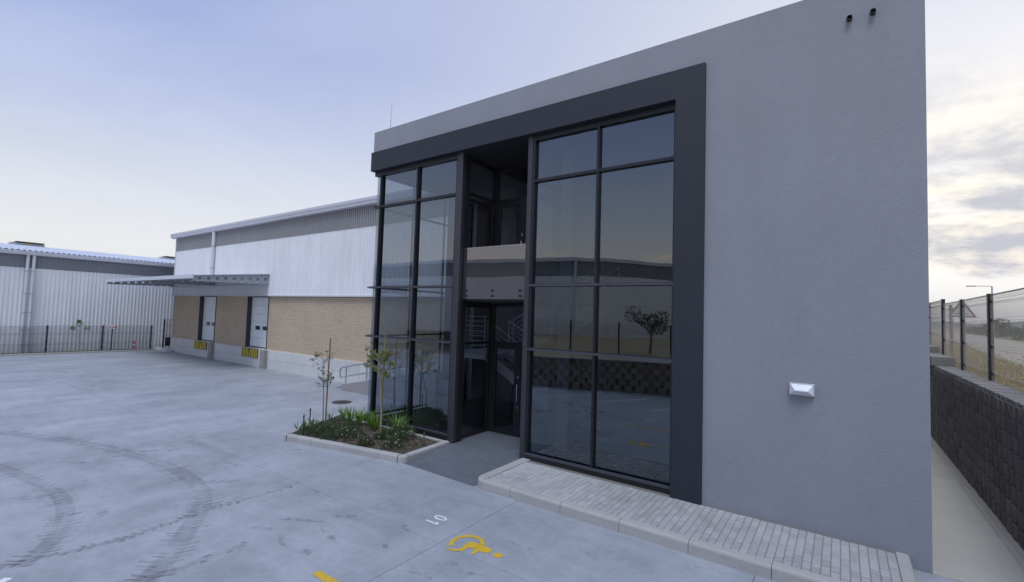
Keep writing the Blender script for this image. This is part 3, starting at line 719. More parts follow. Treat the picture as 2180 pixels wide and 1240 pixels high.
# wall light
wl = thing('wall_light', 'small white bulkhead light fixed to the grey plaster wall', 'wall light', (-.486,8.3,2.1))
m = MB(); m.box(-.646, -.326, 8.235, 8.301, 2.118, 2.296); m.build('housing', M['lightbody'], wl, bevel=.006)
m = MB(); x0, x1, z0, z1 = -.628, -.344, 2.132, 2.282; y0, y1 = 8.234, 8.165
m.add([(x0,y0,z0),(x1,y0,z0),(x1,y0,z1),(x0,y0,z1),(x0+.055,y1,2.19),(x1-.055,y1,2.19),(x1-.055,y1+.004,2.205),(x0+.055,y1+.004,2.205)],
      [(0,1,5,4),(1,2,6,5),(2,3,7,6),(3,0,4,7),(4,5,6,7)]); m.build('lens', M['lens'], wl, fix=True)
# rod on roof
an = MB(); an.tube([(-10.43,8.50,8.0),(-10.43,8.50,8.45),(-10.41,8.50,9.11)], [.014,.009,.006], 6)
tag(an.build('lightning_rod', M['galv']), 'thin metal lightning rod standing on the office parapet', 'lightning rod')

# ------------------------------------------------------------------ warehouse
def corrugate(m, axis, a0, a1, base, out_, z0, z1, pitch=.15, depth=.045, z1f=None):
    """ribbed sheet along an axis; out_ = +-1 direction of the face"""
    n = int(round((a1-a0)/pitch)); p = (a1-a0)/n; prof = []
    for k in range(n):
        s = a0+k*p; prof += [(s, 0), (s+p*.52, 0), (s+p*.62, depth), (s+p*.90, depth)]
    prof.append((a1, 0))
    vs_ = []
    for s, d in prof:
        c = base+out_*d
        for z in (z0, z1): vs_.append((s, c, z) if axis == 'x' else (c, s, z))
    m.add(vs_, [(2*i, 2*i+2, 2*i+3, 2*i+1) for i in range(len(prof)-1)])
wh = thing('warehouse', 'white ribbed warehouse with tan brick base and two loading docks', 'building', (-24,12.6,0))
WY, WX0_, WX1_ = 12.6, -37.0, -10.92
m = MB(); corrugate(m, 'x', WX0_, WX1_, WY-.10, -1, 3.80, 6.80); m.build('cladding', M['white'], wh, fix=False)
m = MB(); corrugate(m, 'x', WX0_, WX1_, WY-.112, -1, 6.74, 7.66); m.build('translucent_sheet', M['sheet_dark'], wh, fix=False)
B('flashing', wh, M['gutter'], WX0_-.02, WX1_, WY-.165, WY-.02, 3.74, 3.80)
m = MB(); m.prism([(WX0_-.45,WY-.18,7.63),(WX0_-.45,WY-.34,7.66),(WX0_-.45,WY-.38,7.94),(WX0_-.45,WY-.30,7.97),(WX0_-.45,WY+.1,7.99),(WX0_-.45,WY+.1,7.68)], (WX1_-WX0_+.45,0,0)); m.build('gutter', M['gutter'], wh)
m = MB(); m.box(WX0_-.45, WX1_, WY-.392, WY-.372, 7.80, 7.815); m.build('gutter_seam', M['canopy'], wh)
m = MB(); m.box(WX0_, WX1_, WY+.32, 46, -.2, 7.62); m.build('core', M['white'], wh)
m = MB(); m.prism([(WX0_-.3,WY+.1,7.97),(WX1_,WY+.1,7.97),(WX1_,46,9.2),(WX0_-.3,46,9.2)], (0,0,.06)); m.build('roof', M['roof'], wh)
m = MB(); corrugate(m, 'y', WY-.1, 46, WX0_-.0, -1, 1.0, 7.6); m.build('side_cladding', M['white'], wh, fix=False)
m = MB(); m.box(WX0_-.06, WX0_+.02, WY-.16, WY-.02, 3.8, 7.64); m.build('corner_flashing', M['gutter'], wh)
D1, D2 = (-33.0, -30.71), (-26.83, -24.56)
for a, b in ((WX0_, D1[0]), (D1[1], D2[0]), (D2[1], WX1_)): B('brick_wall', wh, M['brick'], a, b, WY, WY+.31, .96, 3.78)
B('lintel', wh, M['gutter'], WX0_, WX1_, WY-.015, WY+.30, 3.783, 4.0)
for (a, b) in (D1, D2):
    m = MB(); m.box(a, a+.04, WY-.03, WY+.24, .96, 3.78); m.box(b-.04, b, WY-.03, WY+.24, .96, 3.78); m.box(a+.04, b-.04, WY-.02, WY+.24, 3.70, 3.78); m.build('dock_reveal', M['reveal'], wh)
    d = MB(); d.box(a+.04, b-.04, WY+.21, WY+.25, .965, 1.0); do = d.build('dock_door', M['black'], wh)
    zs = [1.0+i*.45 for i in range(7)]; zs[-1] = 3.70
    for z0, z1 in zip(zs, zs[1:]):
        p = MB(); p.box(a+.045, b-.045, WY+.20, WY+.24, z0+.004, z1-.004); p.build('door_panel', M['door'], do, bevel=.006)
    for t0, t1 in ((.26,.47), (.60,.82)):
        x0, x1 = a+(b-a)*t0, a+(b-a)*t1
        q = B('door_window', do, M['black'], x0, x1, WY+.185, WY+.202, 1.93, 2.13)
        B('pane', q, M['glass_in'], x0+.035, x1-.035, WY+.18, WY+.184, 1.965, 2.095)
    # striped dock plate
    c0, c1 = a-.08, b-.62
    pl = B('dock_plate', wh, M['black'], c0, c1, WY-.17, WY-.13, .46, .93)
    nst = 5; mid = (c0+c1)/2; wst = (c1-c0)/2/nst
    for k in range(nst):
        for s in (-1, 1):
            xb = mid+s*(k+.25)*wst; xt = xb+s*(-.0)+s*wst*.35
            p = MB(); p.prism([(xb,WY-.172,.47),(xb+s*wst*.5,WY-.172,.47),(min(max(xt+s*wst*.5,c0+.005),c1-.005),WY-.172,.92),(xt,WY-.172,.92)], (0,-.004,0)); p.build('stripe', M['yellow'], pl)
    m = MB(); m.box(b-.02, b+.36, WY-.32, WY-.06, -.08, .95); m.build('dock_pier', M['pier'], wh, bevel=.01)
# concrete plinth panels in two courses
xs = [WX0_, -35.3]+[-32.9, -30.5, -28.6, -25.8, -24.2, -21.9, -19.3, -16.6, -14.0, -10.95]
for a, b in zip(xs, xs[1:]):
    for z0, z1 in ((-.1,.47), (.478,.955)):
        m = MB(); m.box(a+.006, b-.006, WY-.12, WY+.30, z0, z1); m.build('concrete_panel', M['panel'], wh, bevel=.006)
# downpipe
m = MB(); m.tube([(-31.0,WY-.24,7.64),(-31.0,WY-.24,4.95)], .11, 12); m.build('downpipe', M['gutter'], wh)
m = MB(); m.box(-31.34,-31.14,WY-.19,WY-.137,4.95,7.64); m.build('downpipe_cover', M['gutter'], wh)
m = MB()
for z in (5.4, 6.7): m.tube([(-31.0,WY-.24,z),(-31.0,WY-.24,z+.06)], .125, 12)
m.build('pipe_clip', M['galv'], wh)
# canopy over the docks: tapered holed ribs, purlins, sheet
cp = MB(); CX0, CX1 = -37.05, -24.35; YO, YI = 8.95, 12.45
cp.prism([(CX0,YO,4.53),(CX1,YO,4.53),(CX1,YI,4.88),(CX0,YI,4.88)], (0,0,.03)); can = cp.build('canopy', M['canopy_sheet'], wh)
m = MB(); m.box(CX0-.02, CX1+.02, YO-.06, YO+.02, 4.40, 4.58); m.build('canopy_fascia', M['gutter'], can)
def rib(x):
    # web with round holes, built as strips around each hole
    m = MB(); nh = 9; ys = [YO+.10+k*(YI-YO-.1)/nh for k in range(nh+1)]
    top = lambda y: 4.52+(y-YO)/(YI-YO)*.35; bot = lambda y: 4.30+(y-YO)/(YI-YO)*.08
    for y0, y1 in zip(ys, ys[1:]):
        yc = (y0+y1)/2; zc = (top(yc)+bot(yc))/2; r = min(.085, (top(yc)-bot(yc))*.30); n = 12
        for k in range(n):
            a0, a1 = 2*math.pi*k/n, 2*math.pi*(k+1)/n
            def edge(a):
                c, s = math.cos(a), math.sin(a); t = 9
                if c > 0: t = min(t, (y1-yc)/c)
                if c < 0: t = min(t, (y0-yc)/c)
                for fn, sg in ((top, 1), (bot, -1)):
                    sl = (fn(y1)-fn(y0))/(y1-y0); dn = s-sl*c
                    if dn*sg > 1e-6: t = min(t, (fn(yc)-zc)/dn)
                return (yc+t*c, zc+t*s)
            q = [(yc+r*math.cos(a0), zc+r*math.sin(a0)), (yc+r*math.cos(a1), zc+r*math.sin(a1)), edge(a1), edge(a0)]
            for xx in (x-.02, x+.02): m.add([(xx, *p) for p in q], [(0,1,2,3)])
            m.add([(x-.02,*q[0]),(x+.02,*q[0]),(x+.02,*q[1]),(x-.02,*q[1])], [(0,1,2,3)])
    for fn in (top, bot): m.bar((x, YO, fn(YO)), (x, YI, fn(YI)), .14, .03)
    m.box(x-.02, x+.02, YO, YO+.10, bot(YO), top(YO))
    m.build('canopy_rib', M['canopy'], can)
for x in (CX0+.1, -30.7, CX1-.1): rib(x)
for y in (9.5, 10.4, 11.3, 12.2):
    z = 4.50+(y-YO)/(YI-YO)*.35; m = MB(); m.box(CX0+.18, -30.78, y-.03, y+.03, z-.12, z-.005); m.box(-30.62, CX1-.18, y-.03, y+.03, z-.12, z-.005); m.build('purlin', M['canopy'], can)
m = MB(); m.tube([(-36.8,12.2,4.30),(-25,12.2,4.30)], .035, 8); m.build('canopy_pipe', M['gutter'], can)

# ramp and handrail against the plinth
rp = thing('access_ramp', 'sloping concrete access ramp with low side wall against the plinth', 'ramp', (-14,11.9,0))
rz = lambda x: (x+17.0)*.2
m = MB(); m.prism([(-17.0,11.45,-.02),(-11.0,11.45,-.02),(-11.0,11.45,rz(-11)),(-17.0,11.45,.0)], (0,1.02,0)); m.build('ramp_slab', M['yard'], rp)
m = MB(); m.prism([(-16.1,11.28,-.05),(-11.0,11.28,-.05),(-11.0,11.28,rz(-11)+.08),(-16.1,11.28,rz(-16.1)+.05)], (0,.17,0)); m.build('side_wall', M['pier'], rp, bevel=.012)
hd = thing('ramp_handrail', 'galvanised tubular two-rail handrail on the access ramp', 'handrail', (-14,11.37,.3))
m = MB(); T = lambda x, h: (x, 11.37, rz(x)+h)
m.tube([T(-16.34,.34), T(-16.36,.62), T(-16.3,.70), T(-16.2,.72), T(-11.1,.72)], .028, 8); m.tube([T(-16.34,.34), T(-11.1,.37)], .024, 8); m.build('rail', M['galv'], hd)
for x in (-15.96, -14.69, -13.4, -12.1): m = MB(); m.tube([T(x,.07), T(x,.71)], .026, 8); m.build('post', M['galv'], hd)

# ------------------------------------------------------------------ neighbouring warehouse, left
nb = thing('warehouse', 'long white ribbed neighbouring warehouse behind the low mesh fence', 'building', (-38.6,0,0))
NX, NY0, NY1 = -38.9, -46, 40
m = MB(); corrugate(m, 'y', NY0, NY1, NX, 1, -.2, 5.10, .19, .026); m.build('cladding', M['white'], nb, fix=False)
m = MB(); corrugate(m, 'y', NY0, NY1, NX+.012, 1, 5.03, 5.80, .19, .026); m.build('translucent_sheet', M['sheet_dark2'], nb, fix=False)
m = MB(); m.prism([(NX+.02,NY0,5.76),(NX+.30,NY0,5.79),(NX+.34,NY0,5.98),(NX+.26,NY0,6.0),(NX-.1,NY0,6.0),(NX-.1,NY0,5.80)], (0,NY1-NY0,0)); m.build('gutter', M['gutter'], nb)
m = MB(); n = int((NY1-NY0)/.24); vs_ = []; fs = []
for k in range(n+1):
    for s, d in ((0,0),(.10,0),(.13,.045),(.21,.045)):
        y = NY0+k*.24+s; vs_ += [(NX+.22, y, 6.02+d), (-58, y, 7.84+d)]
fs = [(2*i, 2*i+1, 2*i+3, 2*i+2) for i in range(len(vs_)//2-1)]
m.add(vs_, fs); m.build('roof', M['roof'], nb, fix=False)
m = MB(); m.quad((-58,NY0,7.84),(-58,NY1,7.84),(-78,NY1,5.9),(-78,NY0,5.9)); m.build('roof', M['roof'], nb, fix=False)
B('core', nb, M['white'], -77.8, NX-.06, NY0+.05, NY1-.05, -.2, 5.75)
for y, d in ((8.4, 1.05), (19.2, 1.05)):
    m = MB(); m.box(-58.5, -57.5, y-d, y+d, 7.75, 8.02); m.build('roof_vent', M['canopy'], nb); m = MB(); m.box(-58.7, -57.3, y-d+.3, y+d-.05, 8.06, 8.13); m.build('vent_hood', M['iron'], nb)
m = MB(); m.box(-57.49, -57.44, 8.3, 8.65, 7.93, 8.0); m.build('vent_label', M['yellow'], nb)
for y in (5.71, 5.965):
    m = MB(); m.tube([(NX+.20,y,5.80),(NX+.20,y,-.1)], .075, 12); p = m.build('downpipe', M['gutter'], nb)
    for z in (.5, 1.4, 2.4, 3.5, 4.8): c = MB(); c.tube([(NX+.20,y,z),(NX+.20,y,z+.05)], .086, 12); c.build('pipe_clip', M['galv'], p)

# planting strip, kerb, fence in front of it
stp = MB(); stp.box(-38.85, -38.02, -10, 12.0, -.15, .06); tag(stp.build('planting_strip', M['soil']), kind='structure')
lk = thing('kerb', 'long low concrete kerb along the planting strip under the mesh fence', 'kerb', (-37.95,4,0))
for k in range(22): 
    m = MB(); y = -10+k*1.0; m.cham(-38.02, -37.88, y+.005, y+.995, -.1, .10, .02); m.build('kerb_block', M['kerb'], lk)
m = MB(); m.box(-38.6, -36.2, 12.02, 12.35, -.1, .16); tag(m.build('concrete_step', M['panel'], bevel=.01), 'low concrete step at the corner of the brick-based warehouse', 'step')
lf = thing('mesh_fence', 'low black mesh fence in front of the white neighbouring warehouse', 'fence', (-38.4,6,.05))
FY = [-5.9,-3.4,-.9,1.62,4.16,6.70,9.25,11.82]
for y in FY:
    m = MB(); m.tube([(-38.4,y,0),(-38.4,y,1.66)], .042, 8); m.tube([(-38.4,y,1.66),(-38.4,y,1.68)], .055, 8)
    for z in (.25,.7,1.15,1.5): m.tube([(-38.4,y,z),(-38.4,y,z+.05)], .072, 8)
    m.build('post', M['post'], lf)
for a, b in zip(FY, FY[1:]):
    m = MB(); mesh_panel(m, (-38.4,a+.06,0), (-38.4,b-.06,0), .10, 1.65, .026, .006, folds=(.3,.7), depth=.03); m.build('mesh_panel', M['wire'], lf)
gf = thing('mesh_fence', 'short taller black mesh fence closing the gap beside the brick-based warehouse', 'fence', (-38.3,12.5,.05))
m = MB(); m.tube([(-38.3,12.5,0),(-38.3,12.5,2.12)], .05, 8)
for z in (.3,.8,1.3,1.8): m.tube([(-38.3,12.5,z),(-38.3,12.5,z+.05)], .075, 8)
m.build('post', M['post'], gf)
m = MB(); mesh_panel(m, (-38.3,12.55,0), (-38.3,14.6,0), .5, 2.1, .026, .006, folds=(.3,.7), depth=.03); m.build('mesh_panel', M['wire'], gf)
B('shield_plate', gf, M['wire'], -38.32, -38.30, 12.6, 14.6, .25, .85)
# sign with two arrows
sg = thing('direction_sign', 'white sign with red arrows on black post by the low mesh fence', 'sign', (-38.1,9.65,0))
m = MB(); m.tube([(-38.1,9.65,0),(-38.1,9.65,1.5)], .03, 8); m.build('post', M['post'], sg)
b_ = MB(); b_.box(-38.06,-38.04,9.42,9.76,1.48,1.68); bo = b_.build('board', M['signw'], sg)
def arrowp(m, cy, cz, s, down):
    pts = [(-.16,.05),(.0,.05),(.0,.12),(.16,0),(.0,-.12),(.0,-.05),(-.16,-.05)]
    q = [(a, b) for a, b in pts]
    P = [(cy+s*(b if down else a), cz+s*(-a if down else b)) for a, b in q]
    m.prism([(-38.038,y,z) for y, z in P], (.003,0,0))
for cy, dn in ((9.50, True), (9.665, False)): m = MB(); arrowp(m, cy, 1.58, .46, dn); m.build('arrow', M['red'], bo)
m = MB(); m.box(-38.06,-38.045,9.78,9.84,1.5,1.68); m.build('side_plate', M['red'], sg)
# red and white marker post
mp_ = thing('hydrant_marker', 'short red marker post with white band by the low mesh fence', 'marker post', (-38.0,10.82,.08))
m = MB(); m.tube([(-38.1,10.82,.04),(-38.1,10.82,.56),(-38.1,10.82,.62),(-38.1,10.82,.67)], [.05,.05,.045,.025], 10); pb = m.build('stem', M['red'], mp_)
m = MB(); m.tube([(-38.1,10.82,.38),(-38.1,10.82,.46)], .053, 10); m.build('band', M['signw'], pb)

# ------------------------------------------------------------------ foliage helpers
def rv(): 
    while True:
        v = Vector((random.uniform(-1,1), random.uniform(-1,1), random.uniform(-1,1)))
        if .02 < v.length < 1: return v
def leafquad(m, p, d, ln, wd):
    d = d.normalized(); s = d.cross(rv()).normalized()*wd/2; n = d.cross(s).normalized()*ln*.10
    m.add([p, p+d*ln*.45+s+n, p+d*ln, p+d*ln*.45-s+n], [(0,1,2,3)])
def strap(m, base, ang, ln, wd, droop, lean):
    h = Vector((math.cos(ang), math.sin(ang), 0)); s = Vector((-h.y, h.x, 0)); p = Vector(base); th = rad(90-lean); n = 6; pts = []
    for i in range(n+1):
        t = i/n; pts.append((p.copy(), wd*(.5+1.1*t if t < .4 else .94*(1-(t-.4)/.6)+.04)))
        p += (h*math.cos(th)+Vector((0,0,math.sin(th))))*ln/n; th -= rad(droop)/n*(.5+t)
    vs_ = []
    for q, w_ in pts: vs_ += [q-s*w_/2, q+Vector((0,0,-w_*.12)), q+s*w_/2]
    m.add(vs_, [(3*i+j, 3*i+j+1, 3*i+j+4, 3*i+j+3) for i in range(n) for j in range(2)])
def strap_clump(x, y, z, h, n, mat, label, group=None):
    m = MB()
    for k in range(n):
        a = random.uniform(0, 2*math.pi); r = random.uniform(0, .06)
        strap(m, (x+r*math.cos(a), y+r*math.sin(a), z), a+random.uniform(-.4,.4), h*random.uniform(.65,1.25), random.uniform(.016,.028), random.uniform(30,115), random.uniform(4,42))
    return tag(m.build('strap_leaf_plant', mat, fix=False), label, 'plant', group)
def mound(x, y, z, r, h, n, flowers, label, group=None):
    e = thing('flowering_shrub' if flowers else 'ground_shrub', label, 'shrub', (x, y, z), group)
    m = MB()
    for k in range(n):
        v = rv(); v.z = abs(v.z); v *= random.uniform(.75, 1.1)/max(v.length,.5); q = Vector((x+v.x*r, y+v.y*r, z+v.z*h+.01)); leafquad(m, q, v*.6+rv()*.7+Vector((0,0,.4)), random.uniform(.035,.065), random.uniform(.014,.024))
    for k in range(8):
        a = random.uniform(0, 6.28); m.tube([(x,y,z-.02),(x+r*.6*math.cos(a),y+r*.6*math.sin(a),z+h*.7)], [.006,.003], 4, cap=False)
    m.build('foliage', M['shrub'], e, fix=False)
    if flowers:
        f = MB()
        for k in range(flowers):
            v = rv(); v.z = abs(v.z)*.8+.25; v.normalize(); c = Vector((x+v.x*r*1.02, y+v.y*r*1.02, z+v.z*h*1.08+.015)); s = random.uniform(.011,.017)
            t1 = v.cross(Vector((.3,.2,.9))).normalized(); t2 = v.cross(t1)
            pts = []
            for j in range(10):
                a = 2*math.pi*j/10; rr = s*(1.0 if j % 2 == 0 else .55); pts.append(c+t1*rr*math.cos(a)+t2*rr*math.sin(a))
            f.add([c-v*.004]+pts, [(0, 1+j, 1+(j+1)%10) for j in range(10)])
        tag(f.build('flowers', M['petal'], e, fix=False), kind='stuff')
    return e

# ------------------------------------------------------------------ planter
pl = thing('planter_bed', 'kerbed planting bed of dark mulch beside the entrance', 'planter', (-9.6,7.4,0))
FL, FR, BR, BL = Vector((-11.0,6.13)), Vector((-7.50,6.83)), Vector((-7.58,8.33)), Vector((-12.0,8.33))
dF = (FR-FL).normalized()
kerb_run(pl, FL+dF*.16, FR-dF*.16, .14, .15, [.32,.78,1.75,2.75], 1)
kerb_run(pl, FR+Vector((0,.16)), BR, .14, .15, [.9], 1)
kerb_run(pl, BL, FL+(BL-FL).normalized()*.16, .14, .15, [1.0], 1)
aF = math.degrees(math.atan2(dF.y, dF.x))
kerb_corner(pl, (FR.x-.165, FR.y+.13), .165, -90+aF, 0, .13, .15)
kerb_corner(pl, (FL.x+.11, FL.y+.18), .165, 205, 270+aF, .13, .15)
kerb_run(pl, (-7.72,8.335), (-10.80,8.335), .10, .13, [1,2], -1)
so = MB(); nx, ny = 34, 18; random.seed(3)
for j in range(ny+1):
    for i in range(nx+1):
        u, v = i/nx, j/ny; a = (FL+Vector((.05,.10))).lerp(FR+Vector((-.12,.08)), u); b = (BL+Vector((.12,-.0))).lerp(BR+Vector((-.1,0)), u); p = a.lerp(b, v)
        z = .075+.07*math.sin(math.pi*u)*math.sin(math.pi*min(v*1.1,1))+random.uniform(-.012,.012); so.v.append((p.x, p.y, z))
for j in range(ny):
    for i in range(nx): so.f.append((j*(nx+1)+i, j*(nx+1)+i+1, (j+1)*(nx+1)+i+1, (j+1)*(nx+1)+i)); so.m.append(0)
so.build('soil', M['soil'], pl, smooth=True, fix=False)
ch = MB()
for k in range(1500):
    u, v = random.random(), random.uniform(.03,.97); a = (FL+Vector((.16,.14))).lerp(FR+Vector((-.2,.12)), u); b = (BL+Vector((.2,0))).lerp(BR+Vector((-.16,0)), u); p = a.lerp(b, v)
    z = .08+.07*math.sin(math.pi*u)*math.sin(math.pi*v)+.006; q = Vector((p.x,p.y,z)); d = rv(); d.z *= .3; d.normalize(); s = d.cross(rv()).normalized()*random.uniform(.006,.014); l = random.uniform(.012,.04)
    ch.add([q-d*l-s, q+d*l-s, q+d*l+s, q-d*l+s], [(0,1,2,3)])
tag(ch.build('bark_chips', M['chip'], pl, fix=False), kind='stuff')
random.seed(11)
LBL = 'bright green strap-leaved plant in the row along the back of the planting bed'
for px, py_, h, n, k in ((745,900,.50,46,0),(765,902,.48,46,0),(790,908,.52,50,0),(800,915,.42,40,0),(815,897,.5,40,0),(845,922,.62,44,0),(775,895,.45,40,0),(730,890,.45,34,0),(858,915,.5,26,0)):
    q = on_ground(px, py_, .14); u = px == 845; strap_clump(q.x, min(q.y,8.2), .12, h, n, M['strap'], 'largest bright strap-leaved clump, between the yellow-green young tree and the entrance' if u else LBL, None if u else 'strap-leaved plants in the planting bed')
for px, py_, h, n in ((636,915,.30,20),(648,914,.33,22),(665,906,.34,20),(702,893,.36,16),(820,925,.30,18),(872,918,.35,12)):
    q = on_ground(px, py_, .12); strap_clump(q.x, q.y, .10, h, n, M['strap_d'], 'small dark strap-leaved plant at the rim of the planting bed', 'small strap-leaved plants in the planting bed')
UQ = {690: 'sparsely flowering dark shrub at the foot of the sparse sapling', 836: 'white-flowered shrub nearest the rounded front corner of the planting bed', 884: 'densely white-flowered shrub beside the glass sill near the entrance', 808: 'tiny white-flowered shrub at the foot of the yellow-green young tree'}
for px, py_, r, h, f in ((690,927,.22,.22,5),(735,933,.28,.26,16),(757,930,.24,.26,18),(778,947,.17,.15,12),(836,952,.22,.24,16),(866,928,.26,.26,14),(884,918,.28,.28,20),(850,937,.2,.2,7),(718,925,.24,.22,9),(808,935,.15,.12,6)):
    q = on_ground(px, py_, .13); mound(q.x, min(q.y,8.0), .10, r, h, 420, f, UQ.get(px, 'low dark shrub dotted with white flowers in the middle of the planting bed'), None if px in UQ else 'flowering shrubs in the planting bed')
for px, py_, r, h in ((655,922,.24,.16),(672,920,.22,.16),(700,934,.2,.16),(712,912,.25,.22),(678,912,.22,.18),(740,915,.22,.2)):
    q = on_ground(px, py_, .13); mound(q.x, q.y, .09, r, h, 320, 0, 'low dark shrub without flowers in the planting bed', 'plain shrubs in the planting bed')
# saplings
def sapling(name, base, top, spread, nb_, nleaf, lm, label, low, leaf_s=.055, kink=None):
    e = thing(name, label, 'tree', base); b = Vector(base); t = Vector(top)
    pts = [b+(t-b)*f+Vector((random.uniform(-.02,.02), random.uniform(-.02,.02), 0))*(0 if f == 0 else 1) for f in (0,.15,.3,.45,.6,.75,.88,1)]
    if kink: pts[2] += Vector(kink)*.6; pts[3] += Vector(kink)
    tr = MB(); tr.tube(pts, [.020,.018,.016,.014,.012,.009,.006,.003], 8)
    tw = []
    for k in range(nb_):
        f = random.uniform(low, .95); i = min(int(f*7), 6); p = pts[i].lerp(pts[i+1], f*7-i); a = random.uniform(0, 6.28); l = spread*random.uniform(.5,1.0)
        d = Vector((math.cos(a), math.sin(a), random.uniform(.35,1.0))).normalized(); q1 = p+d*l*.5; q2 = q1+(d+Vector((0,0,random.uniform(-.5,.6)))).normalized()*l*.5
        tr.tube([p,q1,q2], [.007,.004,.002], 5, cap=False); tw.append((p,q1,q2))
        for j in range(2):
            d2 = (d+rv()*.9).normalized(); q3 = q1+d2*l*.4; tr.tube([q1,q3], [.003,.0015], 4, cap=False); tw.append((q1,q1.lerp(q3,.5),q3))
    tr.build('trunk', M['bark'], e, smooth=True, fix=False)
    cr = MB()
    for k in range(nleaf):
        p, q, r = random.choice(tw); t_ = random.betavariate(2.6,1.1); s = q.lerp(r, t_)+rv()*.03; leafquad(cr, s, rv()+Vector((0,0,-.35)), leaf_s*random.uniform(.6,1.3), leaf_s*.48)
    cr.build('crown', lm, e, fix=False); return e
random.seed(21)
b1 = on_ground(687,908,.12); s1 = on_ground(691,906,.12)
sapling('sapling', (b1.x,b1.y,.08), (b1.x-.10,b1.y,2.0), .42, 24, 300, M['tree_d'], 'thin sparse sapling with dull brownish leaves tied to a stake', .48, .055)
b2 = Vector((-9.25,7.67,.10))
sapling('sapling', tuple(b2), (b2.x-.28,b2.y+.06,2.13), .48, 36, 1000, M['tree_l'], 'staked young tree with yellow-green leaves in front of the glass', .62, .058, (.05,-.02,0))
def stake(p, h, r, mat, label):
    m = MB(); p = Vector(p); m.tube([p, p+Vector((.01,.0,h*.5)), p+Vector((.045,.0,h))], [r,r*.95,r*.85], 8); o = m.build('wooden_stake', mat); return tag(o, label, 'stake')
stake((b1.x+.02,b1.y+.06,.05), 2.36, .021, M['stake'], 'brown wooden stake beside the sparse dull-leaved sapling')
stake((b2.x-.18,b2.y+.12,.05), 2.62, .024, M['stake_g'], 'tall greenish wooden stake beside the yellow-green young tree')
for px, py_, h, c, lb in ((645,926,.52,M['post'],'short black irrigation stake at the rim of the planting bed'),(659,908,.5,M['post'],'short black irrigation stake behind the rim of the planting bed'),(902,948,.33,M['strap_d'],'short green irrigation stake near the entrance kerb')):
    q = on_ground(px, py_, .12); m = MB(); m.tube([(q.x,q.y,.06),(q.x,q.y,.06+h),(q.x,q.y,.1+h)], [.014,.014,.006], 8); m.tube([(q.x,q.y,.02+h),(q.x,q.y,.05+h)], .021, 8); tag(m.build('irrigation_stake', c), lb, 'stake')
m = MB(); 
for z in (1.15, 1.55): m.tube([(b1.x-.04,b1.y-.01,z),(b1.x+.06,b1.y+.08,z)], .008, 5)
tag(m.build('tree_tie', M['post']), 'dark tie holding the sparse sapling to its stake', 'tree tie')
# young tree by the low fence with three leaf balls
tl = thing('young_tree', 'slim young tree with three round leaf tufts before the low fence', 'tree', (-38.15,8.1,.05))
m = MB(); m.tube([(-38.15,8.12,.03),(-38.15,8.1,1.0),(-38.15,8.06,1.75)], [.03,.025,.012], 6)
m.tube([(-38.15,8.1,1.25),(-38.15,7.98,1.38),(-38.15,7.8,1.52)], .008, 4); m.tube([(-38.15,8.1,1.25),(-38.15,8.22,1.36),(-38.15,8.42,1.52)], .008, 4); m.build('trunk', M['bark'], tl)
m = MB()
for cy, cz, r in ((8.06,1.80,.15),(7.77,1.53,.11),(8.44,1.54,.13),(8.03,1.94,.07)):
    for k in range(90): v = rv(); leafquad(m, Vector((-38.15,cy,cz))+v*r, v+rv()*.5, .07, .04)
m.build('crown', M['strap_d'], tl, fix=False)
# ground cover along the strip
m = MB()
for k in range(700):
    y = random.choice((4.6,5.2,6.3,7.1,8.3,9.1,10,10.4))+random.gauss(0,.4); strap(m, (random.uniform(-38.35,-38.05), y, .05), random.uniform(0,6.28), random.uniform(.06,.2), .018, 60, 30)
tag(m.build('ground_cover', M['strap_d'], fix=False), 'low green ground cover along the planting strip', 'ground cover', kind='stuff')

# ------------------------------------------------------------------ beyond the right fence
ws = thing('warning_sign', 'triangular red-bordered warning sign with speed hump seen through the fence', 'sign', (3.5,22.8,1.9))
wp_ = MB(); wp_.box(3.53,3.61,22.86,22.94,1.85,3.95); wp_.build('post', M['canopy'], ws)
def tri(s, y, cx=3.52, zb=3.58, h=.66, wd=.78): return [(cx-wd/2*s, y, zb+h*.30*(1-s)), (cx+wd/2*s, y, zb+h*.30*(1-s)), (cx, y, zb+h*.30*(1-s)+h*s)]
m = MB(); m.prism(tri(1, 22.84), (0,.015,0)); bo = m.build('border', M['sign_border'], ws)
m = MB(); m.prism(tri(.74, 22.835), (0,.004,0)); m.build('face', M['signw'], ws)
m = MB(); m.prism([(3.52-.20,22.830,3.69),(3.52+.20,22.830,3.69),(3.52+.20,22.830,3.705),(3.52+.09,22.830,3.72),(3.52+.04,22.830,3.765),(3.52-.04,22.830,3.765),(3.52-.09,22.830,3.72),(3.52-.20,22.830,3.705)], (0,.004,0)); m.build('hump_symbol', M['black'], ws)
pp = MB(); pp.tube([(3.35,23.6,1.85),(3.33,23.6,4.05)], .05, 8); tag(pp.build('timber_post', M['stake']), 'plain timber post beside the triangular warning sign', 'post')
def lamp(x, y, z0, h, label):
    e = thing('street_lamp', label, 'street lamp', (x, y, z0)); m = MB(); m.tube([(x,y,z0),(x,y,z0+h*.5),(x,y,z0+h)], [.13,.10,.07], 8); m.build('pole', M['canopy'], e)
    m = MB(); m.bar((x,y,z0+h),(x-1.5,y,z0+h+.06),.08,.07); m.build('arm', M['canopy'], e); m = MB(); m.box(x-2.1,x-1.3,y-.12,y+.12,z0+h-.02,z0+h+.10); m.build('lamp_head', M['canopy'], e)
lamp(13.9, 74, 1.8, 6.2, 'tall street lamp standing by the road beyond the fence'); 
for (x, y, h, lb) in ((9.9,74.5,4.3,'slim bare pole beyond the road behind the warning sign'),(11.0,77,3.9,'slim short pole beyond the warning sign post')):
    m = MB(); m.tube([(x,y,1.8),(x,y,1.8+h)], .09, 8); tag(m.build('pole', M['canopy']), lb, 'pole')
